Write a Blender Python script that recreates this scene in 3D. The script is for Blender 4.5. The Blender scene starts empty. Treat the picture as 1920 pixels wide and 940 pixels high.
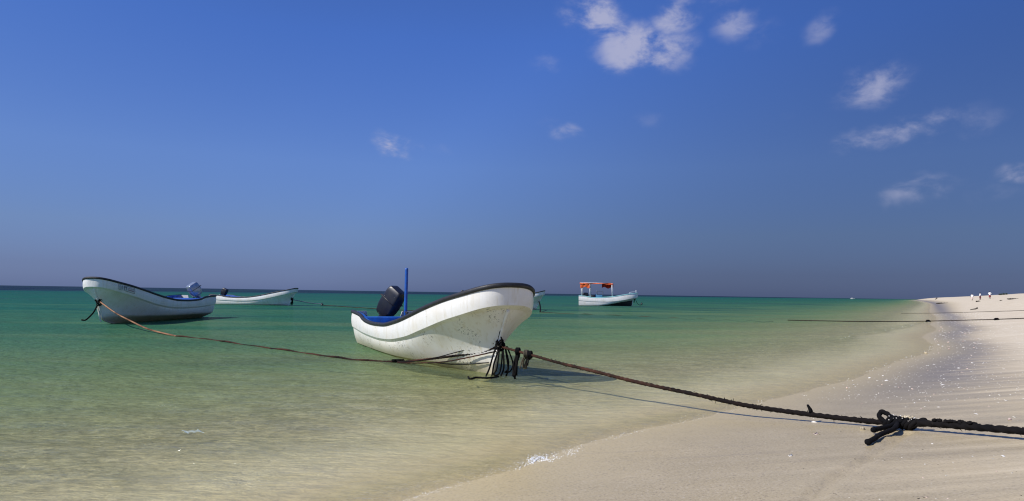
import bpy, bmesh, math, random
import numpy as np
from mathutils import Vector, Matrix, Euler

random.seed(7)
rng = np.random.default_rng(11)
R = math.radians
scene = bpy.context.scene
COL = scene.collection

# ------------------------------------------------------------------ camera
EYE = 1.4
FOC = 1280.0                                  # focal length in photo pixels (1920 wide)
PITCH = math.atan(79.8 / FOC)
ROLL = R(0.87)
cam_data = bpy.data.cameras.new("camera")
cam_data.sensor_width = 36.0
cam_data.lens = 36.0 * FOC / 1920.0
cam_data.clip_start = 0.05
cam_data.clip_end = 60000.0
cam = bpy.data.objects.new("camera", cam_data)
COL.objects.link(cam)
CAM_ROT = Matrix.Rotation(math.pi / 2 + PITCH, 3, 'X') @ Matrix.Rotation(ROLL, 3, 'Z')
cam.matrix_world = Matrix.Translation((0, 0, EYE)) @ CAM_ROT.to_4x4()
scene.camera = cam

def ray(px, py):
    return CAM_ROT @ Vector(((px - 960) / FOC, -(py - 470) / FOC, -1.0))

def ground(px, py, z=0.0):
    d = ray(px, py)
    return Vector((0, 0, EYE)) + d * ((z - EYE) / d.z)

# ------------------------------------------------------------------ light
SUN_AZ = Vector((-0.905, -0.425))             # horizontal direction towards the sun
SUN_EL = R(43.5)
to_sun = Vector((SUN_AZ.x * math.cos(SUN_EL), SUN_AZ.y * math.cos(SUN_EL), math.sin(SUN_EL)))
sun_data = bpy.data.lights.new("sun", 'SUN')
sun_data.energy = 5.0
sun_data.angle = R(0.53)
sun_data.color = (1.0, 0.955, 0.885)
sun = bpy.data.objects.new("sun", sun_data)
sun.rotation_euler = (-to_sun).to_track_quat('-Z', 'Y').to_euler()
sun.location = (0, 0, 50)
COL.objects.link(sun)

scene.view_settings.view_transform = 'Standard'
scene.view_settings.look = 'None'
scene.view_settings.exposure = 0.0
scene.view_settings.gamma = 1.0
scene.view_settings.use_curve_mapping = False
scene.render.engine = 'CYCLES'
scene.cycles.use_denoising = True
scene.cycles.filter_width = 1.15
scene.cycles.adaptive_threshold = 0.005
scene.cycles.max_bounces = 8
scene.cycles.transparent_max_bounces = 12

# ------------------------------------------------------------------ node helpers
class NT:
    def __init__(self, tree):
        self.t = tree
        tree.nodes.clear()
    def n(self, typ, **kw):
        nd = self.t.nodes.new(typ)
        for k, v in kw.items():
            if k.startswith('i_'):
                nd.inputs[k[2:].replace('_', ' ')].default_value = v
            elif k.startswith('p'):
                if k[1:].isdigit():
                    nd.inputs[int(k[1:])].default_value = v
                else:
                    setattr(nd, k, v)
            else:
                setattr(nd, k, v)
        return nd
    def l(self, a, b):
        self.t.links.new(a, b)
    def math(self, op, a, b=None, c=None, clamp=False):
        nd = self.t.nodes.new('ShaderNodeMath')
        nd.operation = op
        nd.use_clamp = clamp
        for i, v in enumerate((a, b, c)):
            if v is None:
                continue
            if isinstance(v, (int, float)):
                nd.inputs[i].default_value = v
            else:
                self.l(v, nd.inputs[i])
        return nd.outputs[0]
    def mix(self, fac, a, b, blend='MIX'):
        nd = self.t.nodes.new('ShaderNodeMix')
        nd.data_type = 'RGBA'
        nd.blend_type = blend
        nd.clamp_factor = True
        for sock, v in ((nd.inputs[0], fac), (nd.inputs[6], a), (nd.inputs[7], b)):
            if isinstance(v, (int, float)):
                sock.default_value = v
            elif isinstance(v, (tuple, list)):
                sock.default_value = (v[0], v[1], v[2], 1.0)
            else:
                self.l(v, sock)
        return nd.outputs[2]
    def ramp(self, fac, stops, interp='LINEAR'):
        nd = self.t.nodes.new('ShaderNodeValToRGB')
        cr = nd.color_ramp
        cr.interpolation = interp
        while len(cr.elements) > 1:
            cr.elements.remove(cr.elements[-1])
        cr.elements[0].position = stops[0][0]
        cr.elements[0].color = tuple(stops[0][1]) + (1,)
        for p, c in stops[1:]:
            e = cr.elements.new(p)
            e.color = tuple(c) + (1,)
        self.l(fac, nd.inputs[0])
        return nd.outputs[0]
    def noise(self, vec, scale, detail=3.0, rough=0.55, dist=0.0):
        nd = self.t.nodes.new('ShaderNodeTexNoise')
        nd.inputs['Scale'].default_value = scale
        nd.inputs['Detail'].default_value = detail
        nd.inputs['Roughness'].default_value = rough
        nd.inputs['Distortion'].default_value = dist
        if vec is not None:
            self.l(vec, nd.inputs['Vector'])
        return nd
    def maprange(self, v, a, b, c=0.0, d=1.0, smooth=True):
        nd = self.t.nodes.new('ShaderNodeMapRange')
        nd.interpolation_type = 'SMOOTHSTEP' if smooth else 'LINEAR'
        nd.inputs[1].default_value = a
        nd.inputs[2].default_value = b
        nd.inputs[3].default_value = c
        nd.inputs[4].default_value = d
        self.l(v, nd.inputs[0])
        return nd.outputs[0]

# ------------------------------------------------------------------ world sky with clouds
world = bpy.data.worlds.new("World")
scene.world = world
world.use_nodes = True
W = NT(world.node_tree)
w_out = W.n('ShaderNodeOutputWorld')
w_bg = W.n('ShaderNodeBackground')
w_bg.inputs['Strength'].default_value = 0.1
W.l(w_bg.outputs[0], w_out.inputs[0])
sky = W.n('ShaderNodeTexSky')
sky.sky_type = 'NISHITA'
sky.sun_disc = False
sky.sun_elevation = SUN_EL
sky.sun_rotation = math.atan2(to_sun.x, to_sun.y)
sky.altitude = 0
sky.air_density = 1.0
sky.dust_density = 0.3
sky.ozone_density = 4.0
tc = W.n('ShaderNodeTexCoord')
sepw = W.n('ShaderNodeSeparateXYZ')
W.l(tc.outputs['Generated'], sepw.inputs[0])
# the dry, polarised look of the air: less white towards the horizon, deep blue above
tint = W.ramp(W.maprange(sepw.outputs[2], 0.0, 0.5, 0.0, 1.0, smooth=False),
              [(0.0, (0.26, 0.36, 0.87)), (0.06, (0.31, 0.38, 0.79)), (0.168, (0.456, 0.52, 0.85)), (0.36, (0.60, 0.70, 1.10)),
               (0.70, (0.54, 0.76, 1.37)), (1.0, (0.54, 0.74, 1.30))])
base_sky = W.mix(1.0, sky.outputs[0], tint, 'MULTIPLY')
# the sky darkens away from the sun, most at right angles and beyond
sdot = W.n('ShaderNodeVectorMath', operation='DOT_PRODUCT')
W.l(tc.outputs['Generated'], sdot.inputs[0]); sdot.inputs[1].default_value = to_sun
gsun = W.ramp(W.maprange(sdot.outputs['Value'], -0.6, 1.0, 0, 1, smooth=False),
              [(0.0, (0.47,) * 3), (0.08, (0.50,) * 3), (0.17, (0.65,) * 3), (0.27, (0.93,) * 3), (0.34, (1.04,) * 3), (0.465, (0.98,) * 3), (0.62, (0.93, 0.92, 0.90)), (0.75, (1.0, 0.95, 0.88)), (0.88, (1.5, 1.28, 0.96)), (1.0, (2.5, 1.9, 1.15))], 'B_SPLINE')
base_sky = W.mix(1.0, base_sky, gsun, 'MULTIPLY')
# clouds: each sits at its own direction in the sky
wn = W.noise(tc.outputs['Generated'], 7.0, 4.0, 0.6)
woff = W.n('ShaderNodeVectorMath', operation='SUBTRACT')
W.l(wn.outputs['Color'], woff.inputs[0]); woff.inputs[1].default_value = (0.5, 0.5, 0.5)
wsc = W.n('ShaderNodeVectorMath', operation='SCALE')
W.l(woff.outputs[0], wsc.inputs[0]); wsc.inputs['Scale'].default_value = 0.075
wadd = W.n('ShaderNodeVectorMath', operation='ADD')
W.l(tc.outputs['Generated'], wadd.inputs[0]); W.l(wsc.outputs[0], wadd.inputs[1])
CLOUDS = [  # px, py, half width, half height, tilt deg, density
    (1115, 32, 62, 46, -10, 1.0), (1205, 88, 95, 50, -14, 1.05), (1262, 28, 42, 34, 30, 0.85), (1150, 60, 60, 40, -20, 0.8),
    (1365, 52, 48, 32, -8, 0.55), (1430, 70, 44, 24, 15, 0.28), (1535, 42, 42, 26, 40, 0.42), (1345, 0, 60, 22, 0, 0.40),
    (1640, 158, 72, 42, 12, 0.62), (1690, 247, 125, 30, 6, 0.66), (1830, 238, 60, 24, 8, 0.30),
    (1725, 358, 78, 24, 10, 0.50), (1912, 318, 34, 22, 0, 0.62), (1875, 355, 60, 22, 0, 0.22),
    (742, 272, 46, 28, -5, 1.2), (822, 278, 36, 16, 0, 0.20), (1058, 254, 38, 22, -10, 0.6), (1018, 232, 36, 14, -5, 0.25),
    (1018, 110, 40, 14, 0, 0.32), (1230, 233, 46, 18, 10, 0.2), (1460, 215, 30, 12, 5, 0.2),
    (-420, 250, 120, 50, 0, 0.5), (2350, 160, 160, 60, 5, 0.6), (2150, -250, 140, 60, 10, 0.6), (700, -420, 160, 70, 0, 0.7),
]
acc = None
for (cx, cy, hw, hh, tilt, dens) in CLOUDS:
    d = ray(cx, cy)
    k = d.length
    c = d.normalized()
    right = Vector((c.y, -c.x, 0)).normalized()
    up = right.cross(c)
    Rm = Matrix((right, up, -c)).transposed() @ Matrix.Rotation(R(tilt), 3, 'Z')
    mp = W.n('ShaderNodeMapping', vector_type='TEXTURE')
    mp.inputs['Location'].default_value = c
    mp.inputs['Rotation'].default_value = Rm.to_euler('XYZ')
    mp.inputs['Scale'].default_value = (hw / FOC / k * 1.25, hh / FOC / k * 1.25, 0.6)
    W.l(wadd.outputs[0], mp.inputs['Vector'])
    ln = W.n('ShaderNodeVectorMath', operation='LENGTH')
    W.l(mp.outputs[0], ln.inputs[0])
    m = W.maprange(ln.outputs['Value'], 0.15, 1.15, dens, 0.0)
    acc = m if acc is None else W.math('MAXIMUM', acc, m)
cmap = W.n('ShaderNodeMapping')
cmap.inputs['Scale'].default_value = (1, 1, 1.7)
W.l(tc.outputs['Generated'], cmap.inputs['Vector'])
cn = W.noise(cmap.outputs[0], 19.0, 7.0, 0.57, 0.25)
cd = W.math('MULTIPLY', acc, W.maprange(cn.outputs['Fac'], 0.31, 0.70, 0.10, 1.22))
calpha = W.maprange(cd, 0.02, 1.05, 0.0, 0.80)
cloud_col = W.n('ShaderNodeRGB')
cloud_col.outputs[0].default_value = (4.6, 4.7, 6.3, 1)
final_sky = W.mix(calpha, base_sky, cloud_col.outputs[0])
W.l(final_sky, w_bg.inputs['Color'])

# ------------------------------------------------------------------ material helpers
def new_mat(name):
    m = bpy.data.materials.new(name)
    m.use_nodes = True
    t = NT(m.node_tree)
    out = t.n('ShaderNodeOutputMaterial')
    return m, t, out

def principled(t, out, rough=0.5, metallic=0.0, spec=0.5):
    b = t.n('ShaderNodeBsdfPrincipled')
    b.inputs['Roughness'].default_value = rough
    b.inputs['Metallic'].default_value = metallic
    b.inputs['Specular IOR Level'].default_value = spec
    t.l(b.outputs[0], out.inputs[0])
    return b

def paint(name, col, rough=0.4, var=0.12, scale=6.0, bump=0.0, metallic=0.0, dark=None):
    m, t, out = new_mat(name)
    b = principled(t, out, rough, metallic)
    co = t.n('ShaderNodeTexCoord').outputs['Object']
    n1 = t.noise(co, scale, 5, 0.6)
    d = dark or tuple(c * (1 - 2.2 * var) for c in col)
    c = t.mix(t.maprange(n1.outputs['Fac'], 0.35, 0.7), d, col)
    t.l(c, b.inputs['Base Color'])
    t.l(t.maprange(n1.outputs['Fac'], 0.3, 0.7, min(1, rough * 1.25), rough * 0.85), b.inputs['Roughness'])
    if bump:
        n2 = t.noise(co, scale * 9, 4, 0.6)
        bp = t.n('ShaderNodeBump')
        bp.inputs['Strength'].default_value = bump
        bp.inputs['Distance'].default_value = 0.01
        t.l(n2.outputs['Fac'], bp.inputs['Height'])
        t.l(bp.outputs[0], b.inputs['Normal'])
    return m

def gelcoat(name, col, stain, scuff=0.5, seed=0.0, low=0.35):
    """white boat gelcoat: tide-line stain, vertical run marks, black scuffs"""
    m, t, out = new_mat(name)
    b = principled(t, out, 0.32, 0.0, 0.5)
    tcn = t.n('ShaderNodeTexCoord')
    mp = t.n('ShaderNodeMapping')
    mp.inputs['Location'].default_value = (seed, seed * 2, 0)
    t.l(tcn.outputs['Object'], mp.inputs['Vector'])
    co = mp.outputs[0]
    sp = t.n('ShaderNodeSeparateXYZ')
    t.l(tcn.outputs['Object'], sp.inputs[0])
    big = t.noise(co, 1.6, 5, 0.6).outputs['Fac']
    # streaks running down
    ms = t.n('ShaderNodeMapping')
    ms.inputs['Scale'].default_value = (9, 9, 0.7)
    t.l(co, ms.inputs['Vector'])
    streak = t.noise(ms.outputs[0], 1.3, 4, 0.65).outputs['Fac']
    z = t.math('ADD', sp.outputs[2], t.math('MULTIPLY', t.math('SUBTRACT', big, 0.5), 0.22))
    tide = t.maprange(z, low, -0.02, 0.0, 1.0)
    c = t.mix(t.math('MULTIPLY', t.maprange(big, 0.42, 0.72), 0.55), col, stain)
    c = t.mix(t.math('MULTIPLY', t.maprange(streak, 0.50, 0.72), 0.8), c, stain)
    c = t.mix(t.math('MULTIPLY', tide, 0.72), c, (0.33, 0.27, 0.13))
    # small scuffs, most at the bow
    sc = t.noise(co, 26, 3, 0.7).outputs['Fac']
    patch = t.maprange(t.noise(co, 2.1, 2, 0.5).outputs['Fac'], 0.52, 0.62)
    scf = t.math('MULTIPLY', t.math('MULTIPLY', t.maprange(sc, 0.57, 0.63), patch), scuff)
    c = t.mix(scf, c, (0.09, 0.085, 0.075))
    t.l(c, b.inputs['Base Color'])
    t.l(t.maprange(big, 0.3, 0.7, 0.28, 0.5), b.inputs['Roughness'])
    bp = t.n('ShaderNodeBump')
    bp.inputs['Strength'].default_value = 0.12
    bp.inputs['Distance'].default_value = 0.02
    t.l(t.noise(co, 5, 3, 0.5).outputs['Fac'], bp.inputs['Height'])
    t.l(bp.outputs[0], b.inputs['Normal'])
    return m

M = {}
M['white'] = gelcoat('white_gelcoat', (0.80, 0.79, 0.76), (0.66, 0.61, 0.50), 0.35, 0.0, 0.1)
M['hull_main'] = gelcoat('weathered_hull', (0.80, 0.78, 0.72), (0.64, 0.58, 0.45), 0.95, 3.1, 0.36)
M['hull_left'] = gelcoat('pale_hull', (0.82, 0.81, 0.78), (0.70, 0.66, 0.56), 0.3, 7.7, 0.15)
M['hull_far'] = gelcoat('far_hull', (0.80, 0.79, 0.75), (0.66, 0.58, 0.44), 0.2, 5.2, 0.12)
M['rim'] = paint('black_rubber', (0.022, 0.022, 0.026), 0.55, 0.2, 8, 0.3)
M['blue'] = paint('blue_deck_paint', (0.012, 0.12, 0.50), 0.45, 0.18, 5, 0.2)
M['bluepost'] = paint('blue_post_paint', (0.012, 0.10, 0.42), 0.4, 0.15, 9, 0.1)
M['cowl'] = paint('navy_cowling', (0.010, 0.011, 0.020), 0.42, 0.15, 6)
M['cowl_silver'] = paint('silver_cowling', (0.42, 0.47, 0.54), 0.25, 0.1, 6, 0, 0.55)
M['cowl_black'] = paint('black_cowling', (0.012, 0.012, 0.014), 0.35, 0.1, 6)
M['metal'] = paint('galvanised_metal', (0.32, 0.32, 0.33), 0.4, 0.15, 12, 0.1, 0.8)
M['decal'] = paint('pale_decal', (0.55, 0.57, 0.6), 0.35, 0.05, 10)
M['orange'] = paint('orange_canvas', (0.80, 0.13, 0.02), 0.75, 0.15, 5, 0.3)
M['redcloth'] = paint('red_canvas', (0.62, 0.035, 0.012), 0.8, 0.15, 5, 0.3)
M['whitepole'] = paint('white_pole', (0.78, 0.78, 0.80), 0.35, 0.04, 4)
M['aqua'] = paint('aqua_paint', (0.36, 0.70, 0.70), 0.4, 0.08, 4)
M['antifoul'] = paint('black_bottom_paint', (0.018, 0.018, 0.018), 0.6, 0.2, 5)
M['console'] = paint('blue_console', (0.06, 0.22, 0.36), 0.4, 0.1, 4)
M['plate'] = paint('number_plate', (0.66, 0.68, 0.66), 0.5, 0.05, 8)
M['ink'] = paint('dark_ink', (0.02, 0.02, 0.03), 0.6, 0.05, 8)
M['pinkink'] = paint('faded_red_ink', (0.42, 0.22, 0.22), 0.6, 0.1, 8)

def rope_mat(name, a, b, c, scale):
    m, t, out = new_mat(name)
    bs = principled(t, out, 0.9, 0, 0.12)
    co = t.n('ShaderNodeTexCoord').outputs['Object']
    n1 = t.noise(co, scale, 6, 0.7).outputs['Fac']
    n2 = t.noise(co, scale * 0.16, 3, 0.6).outputs['Fac']
    col = t.mix(t.maprange(n2, 0.4, 0.62), a, b)
    col = t.mix(t.maprange(n1, 0.58, 0.7), col, c)
    t.l(col, bs.inputs['Base Color'])
    bp = t.n('ShaderNodeBump')
    bp.inputs['Strength'].default_value = 0.8
    bp.inputs['Distance'].default_value = 0.006
    t.l(t.noise(co, scale * 5, 4, 0.7).outputs['Fac'], bp.inputs['Height'])
    t.l(bp.outputs[0], bs.inputs['Normal'])
    return m
M['rope'] = rope_mat('weedy_brown_rope', (0.012, 0.009, 0.008), (0.060, 0.025, 0.017), (0.11, 0.065, 0.042), 9.0)
# the same rope, blackened by wet and weed towards the knot (its own origin)
M['rope_grad'] = rope_mat('weedy_rope_black_at_knot', (0.014, 0.010, 0.008), (0.062, 0.027, 0.018), (0.12, 0.070, 0.046), 9.0)
g_ = M['rope_grad'].node_tree
gt = NT.__new__(NT); gt.t = g_
gb = next(n for n in g_.nodes if n.type == 'BSDF_PRINCIPLED')
gsrc = gb.inputs['Base Color'].links[0].from_socket
gl_ = gt.n('ShaderNodeVectorMath', operation='LENGTH')
gt.l(gt.n('ShaderNodeTexCoord').outputs['Object'], gl_.inputs[0])
gt.l(gt.mix(gt.maprange(gl_.outputs['Value'], 1.0, 4.2), (0.008, 0.006, 0.006), gsrc), gb.inputs['Base Color'])
M['rope_black'] = rope_mat('tarred_black_rope', (0.004, 0.004, 0.005), (0.008, 0.007, 0.007), (0.020, 0.017, 0.014), 14.0)
M['rope_tan'] = rope_mat('tan_orange_rope', (0.10, 0.05, 0.03), (0.30, 0.16, 0.09), (0.40, 0.27, 0.17), 5.0)
M['rope_pale'] = rope_mat('pale_rope', (0.45, 0.47, 0.40), (0.60, 0.60, 0.52), (0.40, 0.42, 0.36), 5.0)
M['rope_dark'] = rope_mat('dark_beach_rope', (0.02, 0.017, 0.014), (0.05, 0.036, 0.026), (0.07, 0.055, 0.045), 6.0)
M['net'] = rope_mat('grey_green_netting', (0.03, 0.028, 0.022), (0.10, 0.085, 0.06), (0.22, 0.19, 0.14), 30.0)
M['shell'] = paint('white_shell', (0.80, 0.77, 0.70), 0.5, 0.1, 20)
M['shell_pink'] = paint('pinkish_shell', (0.72, 0.56, 0.48), 0.5, 0.12, 20)
M['coral'] = paint('cream_coral', (0.66, 0.56, 0.38), 0.85, 0.15, 16, 0.8)
M['scrap'] = paint('dark_weed_scrap', (0.045, 0.035, 0.025), 0.8, 0.2, 20)
M['driftwood'] = paint('grey_driftwood', (0.10, 0.085, 0.065), 0.85, 0.2, 6, 0.6)
M['skin'] = paint('skin', (0.12, 0.065, 0.04), 0.55, 0.08, 8)
M['shirt'] = paint('white_shirt', (0.80, 0.80, 0.80), 0.85, 0.04, 8)
M['maroon'] = paint('maroon_cloth', (0.22, 0.025, 0.035), 0.85, 0.1, 8)
M['darkred'] = paint('dark_red_cloth', (0.14, 0.03, 0.04), 0.85, 0.1, 8)
M['hair'] = paint('black_hair', (0.012, 0.010, 0.010), 0.6, 0.1, 10)
M['leaf'] = paint('shrub_leaf', (0.035, 0.055, 0.03), 0.7, 0.2, 3)
M['bark'] = paint('shrub_bark', (0.08, 0.06, 0.045), 0.9, 0.2, 8)
M['float'] = paint('black_float', (0.015, 0.016, 0.015), 0.45, 0.1, 8)
m, t, out = new_mat('sea_foam')
bs = principled(t, out, 0.35, 0, 0.5)
bs.inputs['Base Color'].default_value = (0.86, 0.88, 0.88, 1)
M['foam'] = m
m, t, out = new_mat('clear_film')
bs = principled(t, out, 0.2, 0, 0.5)
bs.inputs['Base Color'].default_value = (0.62, 0.76, 0.78, 1)
bs.inputs['Alpha'].default_value = 0.32
M['film'] = m

# ------------------------------------------------------------------ mesh helpers
def tag(o, label=None, cat=None, group=None, kind=None):
    if label: o['label'] = label
    if cat: o['category'] = cat
    if group: o['group'] = group
    if kind: o['kind'] = kind
    return o

def empty(name, loc=(0, 0, 0), rz=0.0, rx=0.0, ry=0.0):
    o = bpy.data.objects.new(name, None)
    o.empty_display_size = 0.2
    o.location = loc
    o.rotation_euler = (rx, ry, rz)
    COL.objects.link(o)
    return o

def link_mesh(name, me, mat, parent=None):
    o = bpy.data.objects.new(name, me)
    if mat is not None and len(me.materials) == 0:
        me.materials.append(mat)
    COL.objects.link(o)
    if parent is not None:
        o.parent = parent
    return o

class MB:
    def __init__(self):
        self.v, self.f = [], []
    def add(self, vs, fs):
        o = len(self.v)
        self.v += [tuple(p) for p in vs]
        self.f += [tuple(i + o for i in f) for f in fs]
        return self
    def grid(self, rows, closed_u=False, closed_v=False, flip=False):
        n, k = len(rows), len(rows[0])
        vs = [p for r in rows for p in r]
        fs = []
        for i in range(n if closed_u else n - 1):
            for j in range(k if closed_v else k - 1):
                a, b = i * k + j, i * k + (j + 1) % k
                c, d = ((i + 1) % n) * k + (j + 1) % k, ((i + 1) % n) * k + j
                fs.append((a, d, c, b) if flip else (a, b, c, d))
        return self.add(vs, fs)
    def box(self, c, s, rot=None, bevel=0.0):
        hx, hy, hz = s[0] / 2, s[1] / 2, s[2] / 2
        if bevel <= 0:
            vs = [Vector((x, y, z)) for x in (-hx, hx) for y in (-hy, hy) for z in (-hz, hz)]
            fs = [(0, 1, 3, 2), (4, 6, 7, 5), (0, 4, 5, 1), (2, 3, 7, 6), (0, 2, 6, 4), (1, 5, 7, 3)]
        else:
            bm = bmesh.new()
            bmesh.ops.create_cube(bm, size=1.0)
            for v in bm.verts:
                v.co = Vector((v.co.x * s[0], v.co.y * s[1], v.co.z * s[2]))
            bmesh.ops.bevel(bm, geom=bm.edges[:], offset=bevel, segments=2, affect='EDGES', profile=0.5)
            bm.verts.index_update()
            vs = [v.co.copy() for v in bm.verts]
            fs = [tuple(v.index for v in f.verts) for f in bm.faces]
            bm.free()
        if rot is not None:
            vs = [rot @ v for v in vs]
        return self.add([v + Vector(c) for v in vs], fs)
    def tube(self, pts, rad, seg=10, lobes=0, lobe_amp=0.0, twist=0.0, caps=True):
        pts = [Vector(p) for p in pts]
        n = len(pts)
        rows = []
        prev = None
        dist = 0.0
        for i, p in enumerate(pts):
            a = pts[min(i + 1, n - 1)] - pts[max(i - 1, 0)]
            a = a.normalized() if a.length > 1e-9 else Vector((0, 0, 1))
            if prev is None:
                ref = Vector((0, 0, 1)) if abs(a.z) < 0.9 else Vector((1, 0, 0))
                nx = a.cross(ref).normalized()
            else:
                nx = (prev - a * prev.dot(a))
                nx = nx.normalized() if nx.length > 1e-6 else a.cross(Vector((0, 0, 1))).normalized()
            prev = nx
            ny = a.cross(nx)
            if i:
                dist += (p - pts[i - 1]).length
            r = rad(i / (n - 1)) if callable(rad) else (rad[i] if isinstance(rad, (list, tuple)) else rad)
            row = []
            for k in range(seg):
                th = 2 * math.pi * k / seg
                rr = r * (1 + lobe_amp * abs(math.cos(lobes * 0.5 * (th - twist * dist))) - lobe_amp * 0.5) if lobes else r
                row.append(p + (nx * math.cos(th) + ny * math.sin(th)) * rr)
            rows.append(row)
        o = len(self.v)
        self.grid(rows, closed_v=True)
        if caps:
            self.f.append(tuple(o + k for k in range(seg))[::-1])
            self.f.append(tuple(o + (n - 1) * seg + k for k in range(seg)))
        return self
    def ball(self, c, r, seg=8, rings=6, jitter=0.0, rot=None):
        rx, ry, rz = (r, r, r) if isinstance(r, (int, float)) else r
        rows = []
        for i in range(rings + 1):
            ph = math.pi * i / rings
            row = []
            for k in range(seg):
                th = 2 * math.pi * k / seg
                j = 1 + jitter * random.uniform(-1, 1)
                v = Vector((rx * math.sin(ph) * math.cos(th) * j, ry * math.sin(ph) * math.sin(th) * j, rz * math.cos(ph) * j))
                if rot is not None:
                    v = rot @ v
                row.append(v + Vector(c))
            rows.append(row)
        return self.grid(rows, closed_v=True, flip=True)
    def build(self, name, mat, parent=None, smooth=True, angle=None):
        me = bpy.data.meshes.new(name)
        me.from_pydata([tuple(p) for p in self.v], [], self.f)
        me.validate()
        if smooth:
            me.shade_smooth()
            if angle is not None:
                me.set_sharp_from_angle(angle=R(angle))
        me.update()
        return link_mesh(name, me, mat, parent)

def pchip(xs, ys):
    xs, ys = np.array(xs, float), np.array(ys, float)
    h = np.diff(xs); dl = np.diff(ys) / h
    m = np.zeros(len(xs)); m[0], m[-1] = dl[0], dl[-1]
    for i in range(1, len(xs) - 1):
        m[i] = 0 if dl[i - 1] * dl[i] <= 0 else 2 * dl[i - 1] * dl[i] / (dl[i - 1] + dl[i])
    def f(q):
        q = np.asarray(q, float)
        qc = np.clip(q, xs[0], xs[-1])
        i = np.clip(np.searchsorted(xs, qc) - 1, 0, len(h) - 1)
        tt = (qc - xs[i]) / h[i]
        return ((2 * tt**3 - 3 * tt**2 + 1) * ys[i] + (tt**3 - 2 * tt**2 + tt) * h[i] * m[i]
                + (-2 * tt**3 + 3 * tt**2) * ys[i + 1] + (tt**3 - tt**2) * h[i] * m[i + 1])
    return f

def smooth_path(pts, n=12):
    pts = [Vector(p) for p in pts]
    out = []
    for i in range(len(pts) - 1):
        p0, p1, p2, p3 = pts[max(i - 1, 0)], pts[i], pts[i + 1], pts[min(i + 2, len(pts) - 1)]
        for k in range(n):
            q = k / n
            out.append(0.5 * ((2 * p1) + (p2 - p0) * q + (2 * p0 - 5 * p1 + 4 * p2 - p3) * q * q + (3 * p1 - p0 - 3 * p2 + p3) * q**3))
    out.append(pts[-1])
    return out

# ------------------------------------------------------------------ shore coordinates
# s runs along the shore away from the camera, d points out to sea
TS = Vector((0.5225, 0.8526)); TD = Vector((-0.8526, 0.5225))
shore_w = pchip([-40, 0, 3.6, 4.4, 5.1, 6.0, 6.9, 7.9, 8.95, 11.0, 13.5, 15.5, 18.3, 21.0, 24, 30, 38, 46, 60, 90, 200, 500, 900, 1500, 4000],
                [3.4, 3.25, 3.08, 2.95, 2.88, 2.80, 2.60, 2.34, 2.10, 1.68, 1.17, 0.95, 0.58, 0.13, -0.02, 0.30, -0.20, 0.05, -0.35, 0.1, 0.0, 4.0, 14.0, 26.0, 30.0])
land_z = pchip([0, 0.6, 1.4, 3, 5, 9, 16, 30, 45, 80, 400], [0, 0.045, 0.11, 0.27, 0.55, 1.28, 2.35, 4.0, 4.6, 4.8, 5.0])
sea_z = pchip([0, 1, 3, 6, 10, 18, 40, 80, 150, 200, 260, 500, 3000, 40000], [0, 0.03, 0.095, 0.22, 0.40, 0.70, 1.15, 1.5, 1.9, 2.4, 4.6, 8, 18, 30])

GROOVE = []          # drag mark in the sand, filled in below

def waves2(x, y, lams, amp, seed, n=14, main=None, spread=math.pi):
    g = np.random.default_rng(seed)
    out = np.zeros_like(x)
    for i in range(n):
        lam = lams[0] * (lams[1] / lams[0]) ** g.random()
        th = (main if main is not None else 0) + g.uniform(-spread, spread)
        ph = g.uniform(0, 2 * math.pi)
        out += lam * np.sin(2 * math.pi / lam * (x * math.cos(th) + y * math.sin(th)) + ph)
    return out * amp / (lams[1] * math.sqrt(n / 2))

def sand_height(s, d):
    s = np.asarray(s, float); d = np.asarray(d, float)
    dl = shore_w(s) - d
    z = np.where(dl >= 0, land_z(np.clip(dl, 0, 400)), -sea_z(np.clip(-dl, 0, 40000)))
    far = np.clip((dl - 1.2) / 6, 0, 1)
    x = s * TS.x + d * TD.x; y = s * TS.y + d * TD.y
    z = z + far * waves2(x, y, (1.5, 7), 0.035, 3)
    z = z + np.clip((dl - 25) / 20, 0, 1) * waves2(x, y, (30, 140), 0.5, 5)
    z = z + np.clip(np.abs(dl) / 0.8, 0, 1) * np.clip(1 - s / 40, 0, 1) * waves2(x, y, (0.5, 2.2), 0.006, 9)
    if len(GROOVE) > 1:
        best = np.full(s.shape, 9.0); along = np.zeros(s.shape)
        for k in range(len(GROOVE) - 1):
            a, b = GROOVE[k], GROOVE[k + 1]
            ab = b - a; L2 = ab.dot(ab)
            tt = np.clip(((x - a.x) * ab.x + (y - a.y) * ab.y) / L2, 0, 1)
            dd = np.hypot(x - a.x - tt * ab.x, y - a.y - tt * ab.y)
            upd = dd < best
            best = np.where(upd, dd, best)
        z = z - 0.022 * np.exp(-(best / 0.04) ** 2) + 0.013 * np.exp(-((best - 0.085) / 0.03) ** 2)
    return z

def xy_to_sd(x, y):
    return x * TS.x + y * TS.y, x * TD.x + y * TD.y

def sand_at(x, y):
    s, d = xy_to_sd(x, y)
    return float(sand_height(np.array([s]), np.array([d]))[0])

def on_sand(px, py, lift=0.0, tmax=3000.0, floor=-0.0):
    """where the pixel's ray first meets the sand (or the water surface)"""
    d = ray(px, py)
    t = 2.5
    o = Vector((0, 0, EYE))
    ts = 2.5 * (tmax / 2.5) ** (np.arange(4000) / 3999.0)
    X, Y, Z = d.x * ts, d.y * ts, EYE + d.z * ts
    s, dd = xy_to_sd(X, Y)
    h = np.maximum(sand_height(s, dd), floor) + lift
    hit = np.nonzero(Z <= h)[0]
    if len(hit) == 0:
        return None
    i = hit[0]
    if i > 0:
        a0, a1 = Z[i - 1] - h[i - 1], Z[i] - h[i]
        q = a0 / (a0 - a1)
        tt = ts[i - 1] + (ts[i] - ts[i - 1]) * q
    else:
        tt = ts[0]
    p = o + d * tt
    return Vector((p.x, p.y, p.z))

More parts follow.
